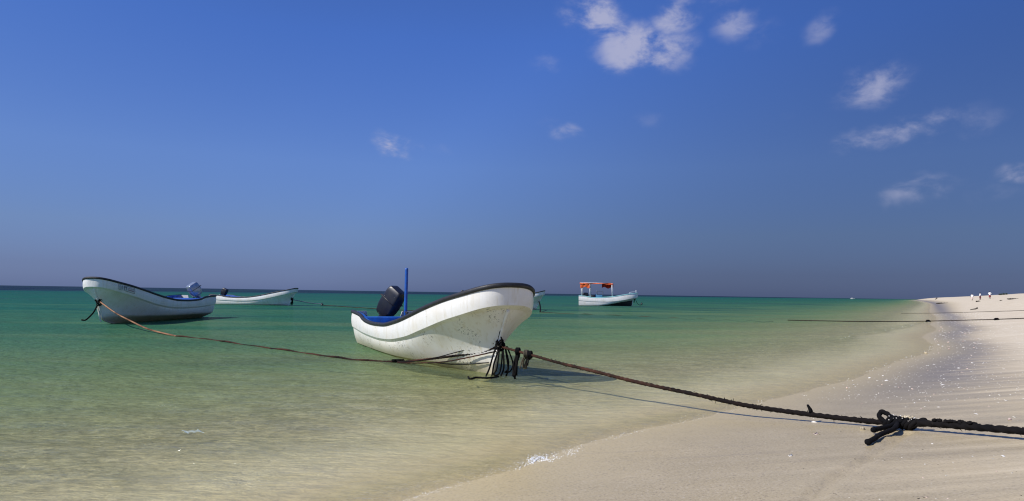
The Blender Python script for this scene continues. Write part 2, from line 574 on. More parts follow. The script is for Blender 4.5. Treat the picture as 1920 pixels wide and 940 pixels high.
gpts = [on_sand(*q) for q in ((1700, 812), (1640, 852), (1600, 878), (1560, 902), (1525, 935), (1500, 975), (1470, 1030))]
GROOVE += [Vector((p.x, p.y)) for p in gpts]

# ------------------------------------------------------------------ ground and sea sheets
def axis(parts):
    out = []
    for a, b, st0, st1 in parts:
        x = a
        while x < b - 1e-6:
            out.append(x)
            q = (x - a) / (b - a)
            x += st0 * (st1 / st0) ** q
    out.append(parts[-1][1])
    return np.array(out)

def sheet(name, sa, da, zf, mat, attrs):
    S, D = np.meshgrid(sa, da, indexing='ij')
    Z = zf(S, D)
    X = S * TS.x + D * TD.x; Y = S * TS.y + D * TD.y
    n, k = S.shape
    co = np.stack([X, Y, Z], -1).reshape(-1, 3).astype(np.float32)
    idx = np.arange(n * k).reshape(n, k)
    quads = np.stack([idx[:-1, :-1], idx[1:, :-1], idx[1:, 1:], idx[:-1, 1:]], -1).reshape(-1, 4)
    me = bpy.data.meshes.new(name)
    me.vertices.add(len(co)); me.vertices.foreach_set('co', co.ravel())
    me.loops.add(quads.size); me.loops.foreach_set('vertex_index', quads.ravel().astype(np.int32))
    me.polygons.add(len(quads))
    me.polygons.foreach_set('loop_start', np.arange(0, quads.size, 4, dtype=np.int32))
    me.polygons.foreach_set('use_smooth', np.ones(len(quads), bool))
    me.update(calc_edges=True)
    for nm, fn in attrs.items():
        a = me.attributes.new(nm, 'FLOAT', 'POINT')
        a.data.foreach_set('value', fn(S, D, Z).ravel().astype(np.float32))
    o = link_mesh(name, me, mat)
    return o

# sand material
m, t, out = new_mat('coral_sand')
bs = principled(t, out, 0.9, 0, 0.5)
geo = t.n('ShaderNodeNewGeometry').outputs['Position']
wet_a = t.n('ShaderNodeAttribute', attribute_name='wet').outputs['Fac']
dl_a = t.n('ShaderNodeAttribute', attribute_name='inland').outputs['Fac']
grain = t.noise(geo, 210, 3, 0.7).outputs['Fac']
grain2 = t.noise(geo, 60, 4, 0.7).outputs['Fac']
blot = t.noise(geo, 1.1, 4, 0.6).outputs['Fac']
# long lines left by the swash, parallel to the shore
ml = t.n('ShaderNodeMapping')
ml.inputs['Rotation'].default_value = (0, 0, -math.atan2(TS.y, TS.x) + 0.25)
ml.inputs['Scale'].default_value = (0.16, 2.4, 1)
t.l(geo, ml.inputs['Vector'])
lines = t.noise(ml.outputs[0], 1.6, 6, 0.62).outputs['Fac']
dry = t.mix(t.maprange(blot, 0.3, 0.7), (0.575, 0.490, 0.360), (0.625, 0.545, 0.415))
dry = t.mix(t.math('MULTIPLY', t.maprange(grain, 0.55, 0.72), 0.40), dry, (0.36, 0.30, 0.22))
dry = t.mix(t.math('MULTIPLY', t.maprange(grain2, 0.60, 0.74), 0.35), dry, (0.72, 0.66, 0.56))
soak = t.n('ShaderNodeAttribute', attribute_name='soak').outputs['Fac']
wetc = t.mix(t.maprange(blot, 0.3, 0.7), (0.420, 0.335, 0.180), (0.470, 0.380, 0.215))
wetc = t.mix(soak, wetc, t.mix(t.maprange(blot, 0.3, 0.7), (0.185, 0.152, 0.112), (0.235, 0.194, 0.142)))
wetc = t.mix(t.maprange(dl_a, 1.5, -0.2), wetc, (0.54, 0.43, 0.21))
wetc = t.mix(t.math('MULTIPLY', t.maprange(grain2, 0.32, 0.48, 1.0, 0.0), 0.75), wetc, (0.20, 0.155, 0.10))
wetc = t.mix(t.math('MULTIPLY', t.maprange(grain2, 0.54, 0.68), 0.7), wetc, (0.58, 0.50, 0.38))
wv = t.math('ADD', wet_a, t.math('MULTIPLY', t.math('SUBTRACT', lines, 0.5), 0.75))
wv = t.math('ADD', wv, t.math('MULTIPLY', t.math('SUBTRACT', blot, 0.5), 0.30))
wet = t.maprange(wv, 0.22, 0.88)
under0 = t.maprange(dl_a, 0.0, -1.4)
sub = t.mix(t.maprange(blot, 0.3, 0.7), (0.63, 0.545, 0.315), (0.69, 0.605, 0.36))  # submerged sand coloured lighter than wet sand, standing in for caustic light
sub = t.mix(t.math('MULTIPLY', t.maprange(grain2, 0.45, 0.62), 0.35), sub, (0.36, 0.30, 0.19))
col = t.mix(wet, dry, wetc)
col = t.mix(under0, col, sub)
col = t.mix(t.math('MULTIPLY', t.maprange(lines, 0.58, 0.76), 0.30), col, (0.22, 0.175, 0.13))
# sea grass and weed patches on the bottom
seab = t.maprange(dl_a, -7.0, -16.0)
mg = t.n('ShaderNodeMapping'); mg.inputs['Scale'].default_value = (0.11, 0.20, 1)
t.l(geo, mg.inputs['Vector'])
grass = t.maprange(t.noise(mg.outputs[0], 1.0, 4, 0.6).outputs['Fac'], 0.50, 0.62)
col = t.mix(t.math('MULTIPLY', t.math('MULTIPLY', grass, seab), 0.75), col, (0.10, 0.105, 0.055))
t.l(col, bs.inputs['Base Color'])
t.l(t.maprange(wet, 0.0, 1.0, 0.92, 0.34), bs.inputs['Roughness'])
t.l(t.maprange(wet, 0.35, 1.0, 0.10, 0.42), bs.inputs['Specular IOR Level'])
# relief: grains, small pits, and ripple marks under water
mr = t.n('ShaderNodeMapping'); mr.inputs['Rotation'].default_value = (0, 0, 0.25); mr.inputs['Scale'].default_value = (2.2, 6.5, 1)
t.l(geo, mr.inputs['Vector'])
rip = t.noise(mr.outputs[0], 1.0, 4, 0.6, 0.6)
under = t.maprange(dl_a, 0.1, -1.5)
pits = t.noise(geo, 14, 4, 0.65).outputs['Fac']
hsum = t.math('ADD', t.math('MULTIPLY', grain2, 0.10), t.math('MULTIPLY', t.math('MULTIPLY', rip.outputs['Fac'], under), 5.0))
hsum = t.math('ADD', hsum, t.math('MULTIPLY', pits, t.maprange(wet, 0, 1, 0.55, 0.12)))
hsum = t.math('ADD', hsum, t.math('MULTIPLY', lines, 0.5))
bp = t.n('ShaderNodeBump')
bp.inputs['Strength'].default_value = 0.55
bp.inputs['Distance'].default_value = 0.02
t.l(hsum, bp.inputs['Height'])
t.l(bp.outputs[0], bs.inputs['Normal'])
M['sand'] = m

sa = axis([(-40, 1.5, 2.0, 0.12), (1.5, 11, 0.04, 0.06), (11, 40, 0.06, 0.5), (40, 300, 0.5, 6), (300, 4000, 6, 200), (4000, 30000, 200, 3000)])
da = axis([(-400, -60, 60, 5), (-60, -4, 5, 0.2), (-4, 4.5, 0.06, 0.05), (4.5, 20, 0.06, 0.6), (20, 300, 0.6, 15), (300, 30000, 15, 3000)])
wet_edge = pchip([-40, 3, 8, 12, 18, 24, 36, 60, 90, 200, 600], [5.0, 5.0, 4.2, 3.0, 2.1, 1.7, 2.0, 2.0, 2.6, 5.0, 8.0])
def wet_fn(S, D, Z):
    dl = shore_w(S) - D
    return np.clip(1.0 - (dl / wet_edge(S)) ** 1.4 * np.sign(dl) * 0.62, 0, 1) * (dl < wet_edge(S) * 2.4)
def wet_fn2(S, D, Z):
    dl = np.clip(shore_w(S) - D, 0, 1e4)
    return np.clip(1.06 - 0.60 * dl / wet_edge(S), 0, 1)
sand = sheet('beach_sand', sa, da, sand_height, M['sand'],
             {'wet': wet_fn2, 'soak': lambda S, D, Z: np.clip((S - 8) / 6, 0, 1) * np.clip(1.5 - (shore_w(S) - D) / 2.2, 0, 1), 'inland': lambda S, D, Z: shore_w(S) - D})
tag(sand, kind='structure')

# water material: see-through in the shallows, its own green and blue body where it is deep
m, t, out = new_mat('sea_water')
geo = t.n('ShaderNodeNewGeometry').outputs['Position']
dep = t.n('ShaderNodeAttribute', attribute_name='depth').outputs['Fac']
off = t.n('ShaderNodeAttribute', attribute_name='offshore').outputs['Fac']
mw = t.n('ShaderNodeMapping'); mw.inputs['Scale'].default_value = (0.55, 1.0, 1); mw.inputs['Rotation'].default_value = (0, 0, 0.12)
t.l(geo, mw.inputs['Vector'])
v1 = t.noise(mw.outputs[0], 9.0, 4, 0.6, 0.4).outputs['Fac']
v2 = t.noise(mw.outputs[0], 2.2, 3, 0.55, 0.3).outputs['Fac']
v3 = t.noise(mw.outputs[0], 0.45, 3, 0.55).outputs['Fac']
near_w = t.maprange(off, 60, 10, 0.35, 1.0)
hh = t.math('ADD', t.math('MULTIPLY', t.math('MULTIPLY', v1, 0.09), near_w),
            t.math('ADD', t.math('MULTIPLY', v2, 0.12), t.math('MULTIPLY', v3, t.maprange(off, 2, 40, 0.02, 0.55))))
bp = t.n('ShaderNodeBump')
bp.inputs['Strength'].default_value = 1.0
bp.inputs['Distance'].default_value = 1.0
t.l(hh, bp.inputs['Height'])
# patches on and under the surface: wind streaks and weed beds
mp1 = t.n('ShaderNodeMapping'); mp1.inputs['Scale'].default_value = (0.045, 0.16, 1); mp1.inputs['Rotation'].default_value = (0, 0, 0.1)
t.l(geo, mp1.inputs['Vector'])
pat = t.noise(mp1.outputs[0], 1.0, 5, 0.6).outputs['Fac']
mp2 = t.n('ShaderNodeMapping'); mp2.inputs['Scale'].default_value = (0.006, 0.02, 1)
t.l(geo, mp2.inputs['Vector'])
pat2 = t.noise(mp2.outputs[0], 1.0, 4, 0.6).outputs['Fac']
dv = t.math('MULTIPLY', dep, t.maprange(pat, 0.3, 0.7, 0.72, 1.32))
body = t.ramp(t.maprange(dv, 0, 6.0, 0, 1, smooth=False),
              [(0.0, (0.36, 0.38, 0.20)), (0.07, (0.155, 0.265, 0.130)), (0.14, (0.046, 0.152, 0.084)), (0.24, (0.012, 0.102, 0.068)),
               (0.36, (0.006, 0.080, 0.064)), (0.52, (0.006, 0.058, 0.065)), (0.72, (0.006, 0.018, 0.042)), (1.0, (0.005, 0.012, 0.036))])
weed = t.math('MULTIPLY', t.maprange(t.math('MULTIPLY', t.math('ADD', pat, pat2), 0.5), 0.485, 0.585), t.maprange(dep, 0.35, 0.9))
body = t.mix(t.math('MULTIPLY', weed, 0.70), body, (0.030, 0.085, 0.075))
opac = t.math('SUBTRACT', 1.0, t.math('POWER', 0.17, dv), clamp=True)
trans = t.n('ShaderNodeBsdfTransparent')
tcol = t.ramp(t.maprange(dv, 0, 1.2, 0, 1, smooth=False), [(0, (0.99, 0.99, 0.97)), (0.10, (0.95, 0.98, 0.90)), (0.3, (0.78, 0.95, 0.74)), (1, (0.42, 0.84, 0.60))])
# bright caustic nets and dim gaps, painted by noise into the transmission tint
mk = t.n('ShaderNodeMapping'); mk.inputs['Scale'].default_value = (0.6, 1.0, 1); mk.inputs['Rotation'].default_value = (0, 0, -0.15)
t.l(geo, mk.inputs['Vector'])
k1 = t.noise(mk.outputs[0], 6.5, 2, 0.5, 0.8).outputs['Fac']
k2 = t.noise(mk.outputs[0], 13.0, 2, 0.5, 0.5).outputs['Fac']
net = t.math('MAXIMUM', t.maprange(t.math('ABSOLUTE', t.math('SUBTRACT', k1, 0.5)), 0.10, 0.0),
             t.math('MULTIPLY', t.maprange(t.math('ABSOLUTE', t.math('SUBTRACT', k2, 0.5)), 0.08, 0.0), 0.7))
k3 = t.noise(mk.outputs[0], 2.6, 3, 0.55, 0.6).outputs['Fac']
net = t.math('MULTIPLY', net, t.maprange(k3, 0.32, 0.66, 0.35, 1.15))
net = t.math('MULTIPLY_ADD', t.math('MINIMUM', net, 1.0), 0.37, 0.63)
lens = t.mix(t.maprange(dep, 0.012, 0.11), (1, 1, 1), net)  # painted caustic tint, fading out where the water is thinnest
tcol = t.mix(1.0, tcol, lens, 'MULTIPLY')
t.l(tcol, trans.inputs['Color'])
dif = t.n('ShaderNodeBsdfDiffuse')
t.l(body, dif.inputs['Color']); t.l(bp.outputs[0], dif.inputs['Normal'])
ms1 = t.n('ShaderNodeMixShader')
t.l(opac, ms1.inputs[0]); t.l(trans.outputs[0], ms1.inputs[1]); t.l(dif.outputs[0], ms1.inputs[2])
gl = t.n('ShaderNodeBsdfGlossy')
gl.inputs['Roughness'].default_value = 0.06
gl.inputs['Color'].default_value = (1, 1, 1, 1)
t.l(bp.outputs[0], gl.inputs['Normal'])
fr = t.n('ShaderNodeFresnel'); fr.inputs['IOR'].default_value = 1.33
t.l(bp.outputs[0], fr.inputs['Normal'])
frf = t.math('MULTIPLY', fr.outputs[0], t.maprange(off, 1, 50, 0.28, 0.20))
ms2 = t.n('ShaderNodeMixShader')
t.l(frf, ms2.inputs[0]); t.l(ms1.outputs[0], ms2.inputs[1]); t.l(gl.outputs[0], ms2.inputs[2])
t.l(ms2.outputs[0], out.inputs[0])
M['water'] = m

edge2 = pchip([22, 23.7, 29, 35, 45, 51.5], [3.2, 2.81, 2.5, 1.73, 0.63, -0.1])
def water_z(S, D):
    off = D - shore_w(S)
    X = S * TS.x + D * TD.x; Y = S * TS.y + D * TD.y
    fade = np.clip(1 - (S - 22) / 30, 0, 1) * np.clip(1 - (D - 9) / 14, 0, 1)
    z = fade * waves2(X, Y, (0.28, 1.1), 0.008, 21, 22, main=1.4, spread=0.7) * np.clip(0.35 + off / 3.0, 0.2, 1)
    # the little wave lapping at the edge
    amp = 0.020 * np.clip((S - 1) / 3, 0, 1) * np.clip((11 - S) / 4, 0, 1) + 0.012
    amp = amp * (1 + 0.35 * np.sin(S * 3.1) * np.sin(S * 1.3 + 1))
    c = 0.17 + 0.05 * np.sin(S * 2.2)
    o2 = off - c
    z = z + amp * np.exp(-np.where(o2 < 0, (o2 / 0.14) ** 2, (o2 / 0.26) ** 2)) * np.clip(1 - (S - 24) / 20, 0, 1)
    # a second one running in behind, further along the beach
    o3 = D - edge2(S) - 0.12 * np.sin(S * 0.9)
    z = z + 0.035 * np.clip((S - 21) / 4, 0, 1) * np.clip((54 - S) / 6, 0, 1) * np.exp(-np.where(o3 < 0, (o3 / 0.16) ** 2, (o3 / 0.5) ** 2))
    return z
wsa = axis([(-60, 1.5, 3.0, 0.12), (1.5, 11, 0.045, 0.06), (11, 50, 0.06, 0.35), (50, 300, 0.4, 6), (300, 4000, 6, 200), (4000, 30000, 200, 3000)])
wda = axis([(-1.6, 4.5, 0.08, 0.035), (4.5, 12, 0.05, 0.12), (12, 30, 0.13, 0.8), (30, 300, 0.8, 12), (300, 30000, 12, 3000)])
# follow the shoreline along the whole beach, so shift the sheet by the shore curve
def water_sheet():
    S, D0 = np.meshgrid(wsa, wda, indexing='ij')
    D = D0 + np.where(S > 100, shore_w(S), 0.0) * np.exp(-np.clip(D0, 0, None) / 60)
    Z = water_z(S, D)
    dep = np.clip(Z - sand_height(S, D), 0.0, 50)
    X = S * TS.x + D * TD.x; Y = S * TS.y + D * TD.y
    n, k = S.shape
    co = np.stack([X, Y, Z], -1).reshape(-1, 3).astype(np.float32)
    idx = np.arange(n * k).reshape(n, k)
    quads = np.stack([idx[:-1, :-1], idx[1:, :-1], idx[1:, 1:], idx[:-1, 1:]], -1).reshape(-1, 4)
    me = bpy.data.meshes.new('sea')
    me.vertices.add(len(co)); me.vertices.foreach_set('co', co.ravel())
    me.loops.add(quads.size); me.loops.foreach_set('vertex_index', quads.ravel().astype(np.int32))
    me.polygons.add(len(quads))
    me.polygons.foreach_set('loop_start', np.arange(0, quads.size, 4, dtype=np.int32))
    me.polygons.foreach_set('use_smooth', np.ones(len(quads), bool))
    me.update(calc_edges=True)
    for nm, arr in (('depth', dep), ('offshore', D - shore_w(S))):
        a = me.attributes.new(nm, 'FLOAT', 'POINT')
        a.data.foreach_set('value', arr.ravel().astype(np.float32))
    return link_mesh('sea_water', me, M['water'])
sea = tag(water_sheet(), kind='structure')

# ------------------------------------------------------------------ boats
def make_profile(L, B, zg, zs, blunt=2.6, aft=0.88, chine_z=None, keel_z=-0.28):
    zgf, zsf = pchip(*zg), pchip(*zs)
    czf = pchip(*(chine_z or ([0, .5, .8, 1.0], [0.02, 0.035, 0.09, 0.22])))
    kzf = pchip([0, .6, .9, 1.0], [keel_z, keel_z, keel_z * 0.75, -0.06])
    def beam(u):
        return aft + (1 - aft) * math.sin(min(1.0, u / 0.45) * math.pi / 2)
    def close(u, u0, p, q):
        c = max(0.0, (u - u0) / (1 - u0))
        return max(0.0, 1 - c ** p) ** q
    def bg(u): return B * beam(u) * close(u, 0.5, 3.0, 1 / blunt)
    def line(j, u):
        if j == 5: return Vector((u * L, bg(u), float(zgf(u))))
        if j == 4: return Vector((u * (L - 0.03), bg(u) * 0.99, float(zsf(u))))
        if j == 3: return Vector((u * (L - 0.15), bg(u) * (0.945 - 0.03 * u), float(zsf(u)) - 0.055 - 0.02 * u))
        zc = float(czf(u)); z3 = float(zsf(u)) - 0.075
        if j == 2:
            return Vector((u * (L - 0.42), B * 0.90 * beam(u) * close(u, 0.45, 2.6, 0.75), zc + (z3 - zc) * 0.52))
        if j == 1:
            return Vector((u * (L - 0.64), B * 0.82 * beam(u) * close(u, 0.40, 2.2, 0.90), zc))
        return Vector((u * (L - 0.82), 0.0, float(kzf(u))))
    ends = [L - 0.82, L - 0.64, L - 0.42, L - 0.15, L - 0.03, L]
    def half(x, z):
        pts = [line(j, min(1.0, x / ends[j])) for j in range(6)]
        return float(np.interp(z, [p.z for p in pts], [p.y if x <= ends[j] else 0.0 for j, p in enumerate(pts)]))
    return dict(L=L, B=B, bg=bg, zg=zgf, zs=zsf, line=line, half=half)

def u_samples(n=64):
    a = [1 - (1 - i / (n - 1)) ** 2.0 for i in range(n)]
    return sorted(set(a + [0.10, 0.13, 0.15, 0.17, 0.19, 0.21, 0.23, 0.02, 0.05]))

def both(fn, us):
    """rows for starboard (y<0) and port (y>0)"""
    out = []
    for sgn in (-1, 1):
        rows = []
        for u in us:
            r = [Vector((p.x, sgn * p.y, p.z)) for p in fn(u)]
            rows.append(r)
        out.append((sgn, rows))
    return out

def outboard(root, loc, tilt, cmat, scale=1.0, decal=True, turn=0.0):
    """tilted outboard: cowling as the part, the rest under it"""
    prof = [(-0.10, .20, .13), (-0.06, .25, .165), (0.0, .27, .18), (0.10, .295, .20), (0.24, .31, .21), (0.40, .30, .205), (0.54, .285, .195), (0.615, .265, .18), (0.645, .235, .155), (0.652, .15, .10)]
    b = MB(); rows = []
    for z, hx, hy in prof:
        row = []
        for k in range(24):
            th = 2 * math.pi * k / 24
            c, s = math.cos(th), math.sin(th)
            e = 0.27
            row.append(((abs(c) ** e) * math.copysign(hx, c) - 0.10 + 0.06 * z, (abs(s) ** e) * math.copysign(hy, s), z))
        rows.append(row)
    b.grid(rows, closed_v=True, flip=False)
    n0 = len(rows) - 1
    b.f.append(tuple(n0 * 24 + k for k in range(24)))
    b.f.append(tuple(range(24))[::-1])
    o = b.build('outboard_motor', cmat, root, angle=40)
    o.location = loc; o.rotation_euler = (Matrix.Rotation(turn, 3, 'Z') @ Matrix.Rotation(tilt, 3, 'Y')).to_euler(); o.scale = scale if isinstance(scale, tuple) else (scale,) * 3
    MB().box((-0.10, 0, 0.335), (0.655, 0.445, 0.016)).build('cowling_seam', M['rim'], o)
    if decal:
        for s in (-1, 1):
            MB().box((-0.12, s * 0.2105, 0.20), (0.30, 0.008, 0.045)).build('decal_stripe', M['decal'], o)
    # drive leg, cavitation plate, gear case, skeg
    lg = MB(); rows = []
    for z, hx, hy, cx in [(-0.08, .14, .10, -.10), (-0.3, .10, .065, -.13), (-0.6, .085, .05, -.14), (-0.82, .09, .045, -.13), (-1.0, .07, .03, -.11), (-1.12, .03, .012, -.13)]:
        rows.append([(cx + hx * math.cos(a), hy * math.sin(a), z) for a in [2 * math.pi * k / 12 for k in range(12)]])
    lg.grid(rows, closed_v=True, flip=True)
    lg.box((-0.17, 0, -0.70), (0.34, 0.20, 0.02))
    lg.tube([(0.05, 0, -0.90), (0.0, 0, -0.90), (-0.16, 0, -0.90), (-0.30, 0, -0.90)], [0.012, 0.05, 0.058, 0.045], 10)
    lg.build('drive_leg', cmat, o)
    pr = MB()
    for k in range(3):
        rot = Matrix.Rotation(2 * math.pi * k / 3, 3, 'X') @ Matrix.Rotation(0.5, 3, 'Z')
        pr.ball(rot @ Vector((0, 0, 0.10)) + Vector((-0.33, 0, -0.90)), (0.012, 0.05, 0.085), 8, 6, 0, rot)
    pr.build('propeller', M['metal'], o)
    cl = MB()
    for s in (-1, 1):
        cl.box((0.10, s * 0.12, -0.16), (0.07, 0.03, 0.34), bevel=0.008)
    cl.tube([(0.10, -0.16, -0.06), (0.10, 0.16, -0.06)], 0.022, 8)
    cl.build('clamp_bracket', M['metal'], o)
    return o

def make_boat(name, P, loc, head, hullmat, bandmat, rimmat, inmat, bottommat=None, thwarts=True, lift=0.0, roll=0.0, detail=64):
    L, bg, zg, line = P['L'], P['bg'], P['zg'], P['line']
    rz = math.atan2(head[1], head[0])
    root = empty(name, (loc[0], loc[1], lift), rz, roll)
    us = u_samples(detail)
    sides = MB(); bottom = MB(); band = MB(); ledge = MB()
    for sgn, rows in both(lambda u: [line(j, u) for j in (1, 2, 3)], us):
        # a smooth curved side between chine, middle and ledge
        fine = []
        for r in rows:
            a, mdl, c = r
            ctrl = mdl * 2 - (a + c) * 0.5
            fine.append([a * (1 - q) ** 2 + ctrl * 2 * q * (1 - q) + c * q * q for q in [k / 8 for k in range(9)]])
        sides.grid(fine, flip=(sgn > 0))
    for sgn, rows in both(lambda u: [line(0, u), (line(0, u) + line(1, u)) * 0.5 + Vector((0, 0, -0.01)), line(1, u)], us):
        bottom.grid(rows, flip=(sgn > 0))
    for sgn, rows in both(lambda u: [line(3, u), line(4, u)], us):
        ledge.grid(rows, flip=(sgn > 0))
    def band_pts(u):
        a, b = line(4, u), line(5, u)
        o = []
        for q in (0, .06, .2, .4, .6, .8, 1.0):
            p = a.lerp(b, q)
            bulge = 0.022 * math.sin(math.pi * min(1, q * 1.1)) if q < 0.91 else 0.0
            p.y += bulge * (1 if p.y > 0.02 else p.y / 0.02)
            o.append(p)
        return o
    for sgn, rows in both(band_pts, us):
        band.grid(rows, flip=(sgn > 0))
    sides.build('hull', hullmat, root)
    bottom.build('hull_bottom', bottommat or hullmat, root)
    ledge.build('ledge', hullmat, root)
    band.build('topside_band', bandmat, root)
    # transom, a solid board with a lowered middle for the motor
    st = [line(j, 0.0) for j in range(6)]
    zt = st[5].z
    poly = [(-p.y, p.z) for p in st] + [(-0.50, zt), (-0.44, zt - 0.20), (0.44, zt - 0.20), (0.50, zt)] + [(p.y, p.z) for p in st[::-1][:-1]]
    tb = MB()
    n = len(poly)
    tb.add([(0.0, y, z) for y, z in poly] + [(0.06, y * 0.99, z) for y, z in poly],
           [tuple(range(n)), tuple(range(n, 2 * n))[::-1]] + [(i, (i + 1) % n, n + (i + 1) % n, n + i) for i in range(n)])
    tb.build('transom', hullmat, root, smooth=False)
    # black rubber rim along the whole gunwale
    path = [Vector((line(5, u).x, -line(5, u).y, line(5, u).z)) for u in us]
    path += [Vector((line(5, u).x, line(5, u).y, line(5, u).z)) for u in us[::-1][1:]]
    rows = []
    for i, p in enumerate(path):
        tg = path[min(i + 1, len(path) - 1)] - path[max(i - 1, 0)]
        tg.z = 0
        nrm = Vector((tg.y, -tg.x, 0)).normalized()   # outward
        sec = [(-0.045, 0.012), (-0.03, 0.032), (0.012, 0.032), (0.034, 0.012), (0.034, -0.03), (0.014, -0.05), (-0.02, -0.05)]
        rows.append([p + nrm * a + Vector((0, 0, b)) for a, b in sec])
    rb = MB().grid(rows, closed_v=True, flip=True)
    k = 7; n = len(rows)
    rb.f.append(tuple(range(k))); rb.f.append(tuple((n - 1) * k + i for i in range(k))[::-1])
    rb.build('gunwale_rim', rimmat, root, angle=50)
    # inside: cap, lining and sole
    ins = MB()
    ui = [u for u in us if 0.008 < u < 0.985]
    def inner(u):
        p = line(5, u)
        w = max(0.02, p.y - 0.04)
        half = P['half']
        w2 = max(0.015, p.y - 0.11)
        zf = 0.14 + 3.2 * max(0, u - 0.62) ** 1.5
        zf = max(zf, p.z - 0.18) if u > 0.93 else zf
        wf = max(0.008, min(p.y - 0.16, half(p.x, zf) - 0.09 - 0.25 * max(0, u - 0.6)))
        zm = (p.z + zf) / 2
        wm = max(0.010, min(w2 - 0.02, half(p.x, zm) - 0.08 - 0.25 * max(0, u - 0.6)))
        wt = max(0.012, min(w2 - 0.012, half(p.x, p.z - 0.06) - 0.08))
        return [Vector((p.x, w, p.z + 0.006)), Vector((p.x, w2, p.z + 0.004)), Vector((p.x, wt, p.z - 0.05)),
                Vector((p.x, wm, zm)), Vector((p.x, wf, zf)), Vector((p.x, 0, zf - 0.02))]
    for sgn, rows in both(inner, [u for u in ui if u <= 0.86]):
        ins.grid(rows, flip=(sgn < 0))
    for sgn, rows in both(lambda u: inner(u)[:2], [u for u in ui if u > 0.845]):
        ins.grid(rows, flip=(sgn < 0))
    ins.build('interior', inmat, root, angle=45)
    if thwarts:
        for (x, w, z, h) in ((0.75, 0.55, float(zg(0.75 / L)) - 0.10, 0.5), (3.0, 0.32, 0.44, 0.06), (4.7, 0.32, 0.52, 0.06)):
            bw = 2 * (bg(x / L) - 0.13)
            MB().box((x, 0, z - h / 2), (w, bw, h), bevel=0.015).build('thwart', inmat, root, angle=30)
    fd = MB(); rows = []
    for u in [0.80 + 0.185 * i / 14 for i in range(15)]:
        p = line(5, u); w = max(0.012, p.y - 0.10)
        rows.append([Vector((p.x, w * q, p.z - 0.05 + 0.03 * (1 - q * q))) for q in (-1, -.6, -.2, .2, .6, 1)])
    fd.grid(rows, flip=True)
    fd.build('foredeck', inmat, root)
    # stem strip
    sp = [line(j, 1.0) for j in (0, 1, 2, 3)]
    sp = smooth_path([Vector((line(0, 0.9).x, 0, line(0, .9).z))] + sp, 6)
    MB().tube([p + Vector((0.008, 0, 0)) for p in sp], 0.030, 8).build('stem_strip', hullmat, root)
    return root

def frame_of(root):
    """to world"""
    return Matrix.Translation(root.location) @ root.rotation_euler.to_matrix().to_4x4()

SKIFF_G = ([0, .04, .11, .155, .195, .25, .33, .45, .58, .665, .77, .866, .935, .98, 1.0],
           [.86, .85, .825, .795, .725, .685, .665, .685, .80, .92, 1.10, 1.27, 1.39, 1.49, 1.54])
SKIFF_S = ([0, .10, .195, .375, .49, .64, .77, .868, .935, .98, 1.0],
           [.46, .42, .385, .36, .385, .51, .72, .91, 1.04, 1.15, 1.20])

# -- the near boat, bow on its mooring rope
P_main = make_profile(8.2, 0.98, SKIFF_G, SKIFF_S)
A1 = R(25.0)
head1 = Vector((math.sin(A1), -math.cos(A1)))
tip1 = Vector((0.012, 11.198))
boat1 = make_boat('moored_skiff', P_main, tip1 - head1 * 8.2, head1, M['hull_main'], M['white'], M['rim'], M['blue'])
tag(boat1, 'big white open skiff with blue inside and blue post, roped at its scuffed bow', 'boat', 'open skiffs moored off the beach')
outboard(boat1, (0.24, 0.02, 0.80), R(35), M['cowl'], (0.84, 0.90, 1.15), False, R(34))
pm = MB().tube([(2.07, 0, 0.12), (2.07, 0, 1.0), (2.07, 0, 1.93), (2.07, 0, 1.975)], [0.040, 0.040, 0.040, 0.034], 16)
pm.build('post', M['bluepost'], boat1)
eye = MB()
ctr = Vector((7.80, 0, 0.86))
eye.tube([ctr + Vector((0.05 + 0.035 * math.cos(a), 0, 0.05 * math.sin(a))) for a in [2 * math.pi * k / 16 for k in range(17)]], 0.010, 8)
eye.build('bow_ring', M['metal'], boat1)
cleat = MB().box((5.1, -0.86, 0.985), (0.16, 0.03, 0.03), bevel=0.008)
cleat.box((5.1, -0.86, 0.96), (0.04, 0.03, 0.05))
cleat.build('cleat', M['rim'], boat1)

# -- the skiff to the left, with number plate and silver motor
head2 = Vector((-0.022, -1.0)).normalized()
tip2 = Vector((-15.40, 25.10))
boat2 = make_boat('moored_skiff', P_main, tip2 - head2 * 8.2, head2, M['hull_left'], M['hull_left'], M['rim'], M['blue'], lift=0.20)
tag(boat2, 'white open skiff with number plate near its bow and silver outboard motor', 'boat', 'open skiffs moored off the beach')
outboard(boat2, (0.30, 0.0, 0.90), R(32), M['cowl_silver'], 0.86, False, R(-30))
def band_point(P, u, q, sgn, off):
    a, b = P['line'](4, u), P['line'](5, u)
    p = a.lerp(b, q)
    e = 1e-3
    tg = P['line'](5, min(1, u + e)) - P['line'](5, u - e)
    nrm = Vector((-tg.y, tg.x, 0)).normalized()
    p.y += 0.022 * math.sin(math.pi * min(1, q * 1.1))
    p = p + nrm * off
    return Vector((p.x, sgn * p.y, p.z))
def plate_patch(u0, u1, q0, q1, off, nu=10, nq=4):
    return [[band_point(P_main, u0 + (u1 - u0) * i / nu, q0 + (q1 - q0) * j / nq, 1, off) for j in range(nq + 1)] for i in range(nu + 1)]
PU0, PU1 = 0.935, 0.845      # forward end is on the left as one reads it
pl = MB().grid(plate_patch(PU0, PU1, 0.22, 0.80, 0.012), flip=False)
plate = pl.build('number_plate', M['plate'], boat2)
def plate_stroke(mb, x0, x1, y0, y1):
    lerp = lambda q: PU0 + (PU1 - PU0) * q
    mb.grid(plate_patch(lerp(x0), lerp(x1), 0.22 + 0.58 * y0, 0.22 + 0.58 * y1, 0.018, 2, 2))
ink = MB()
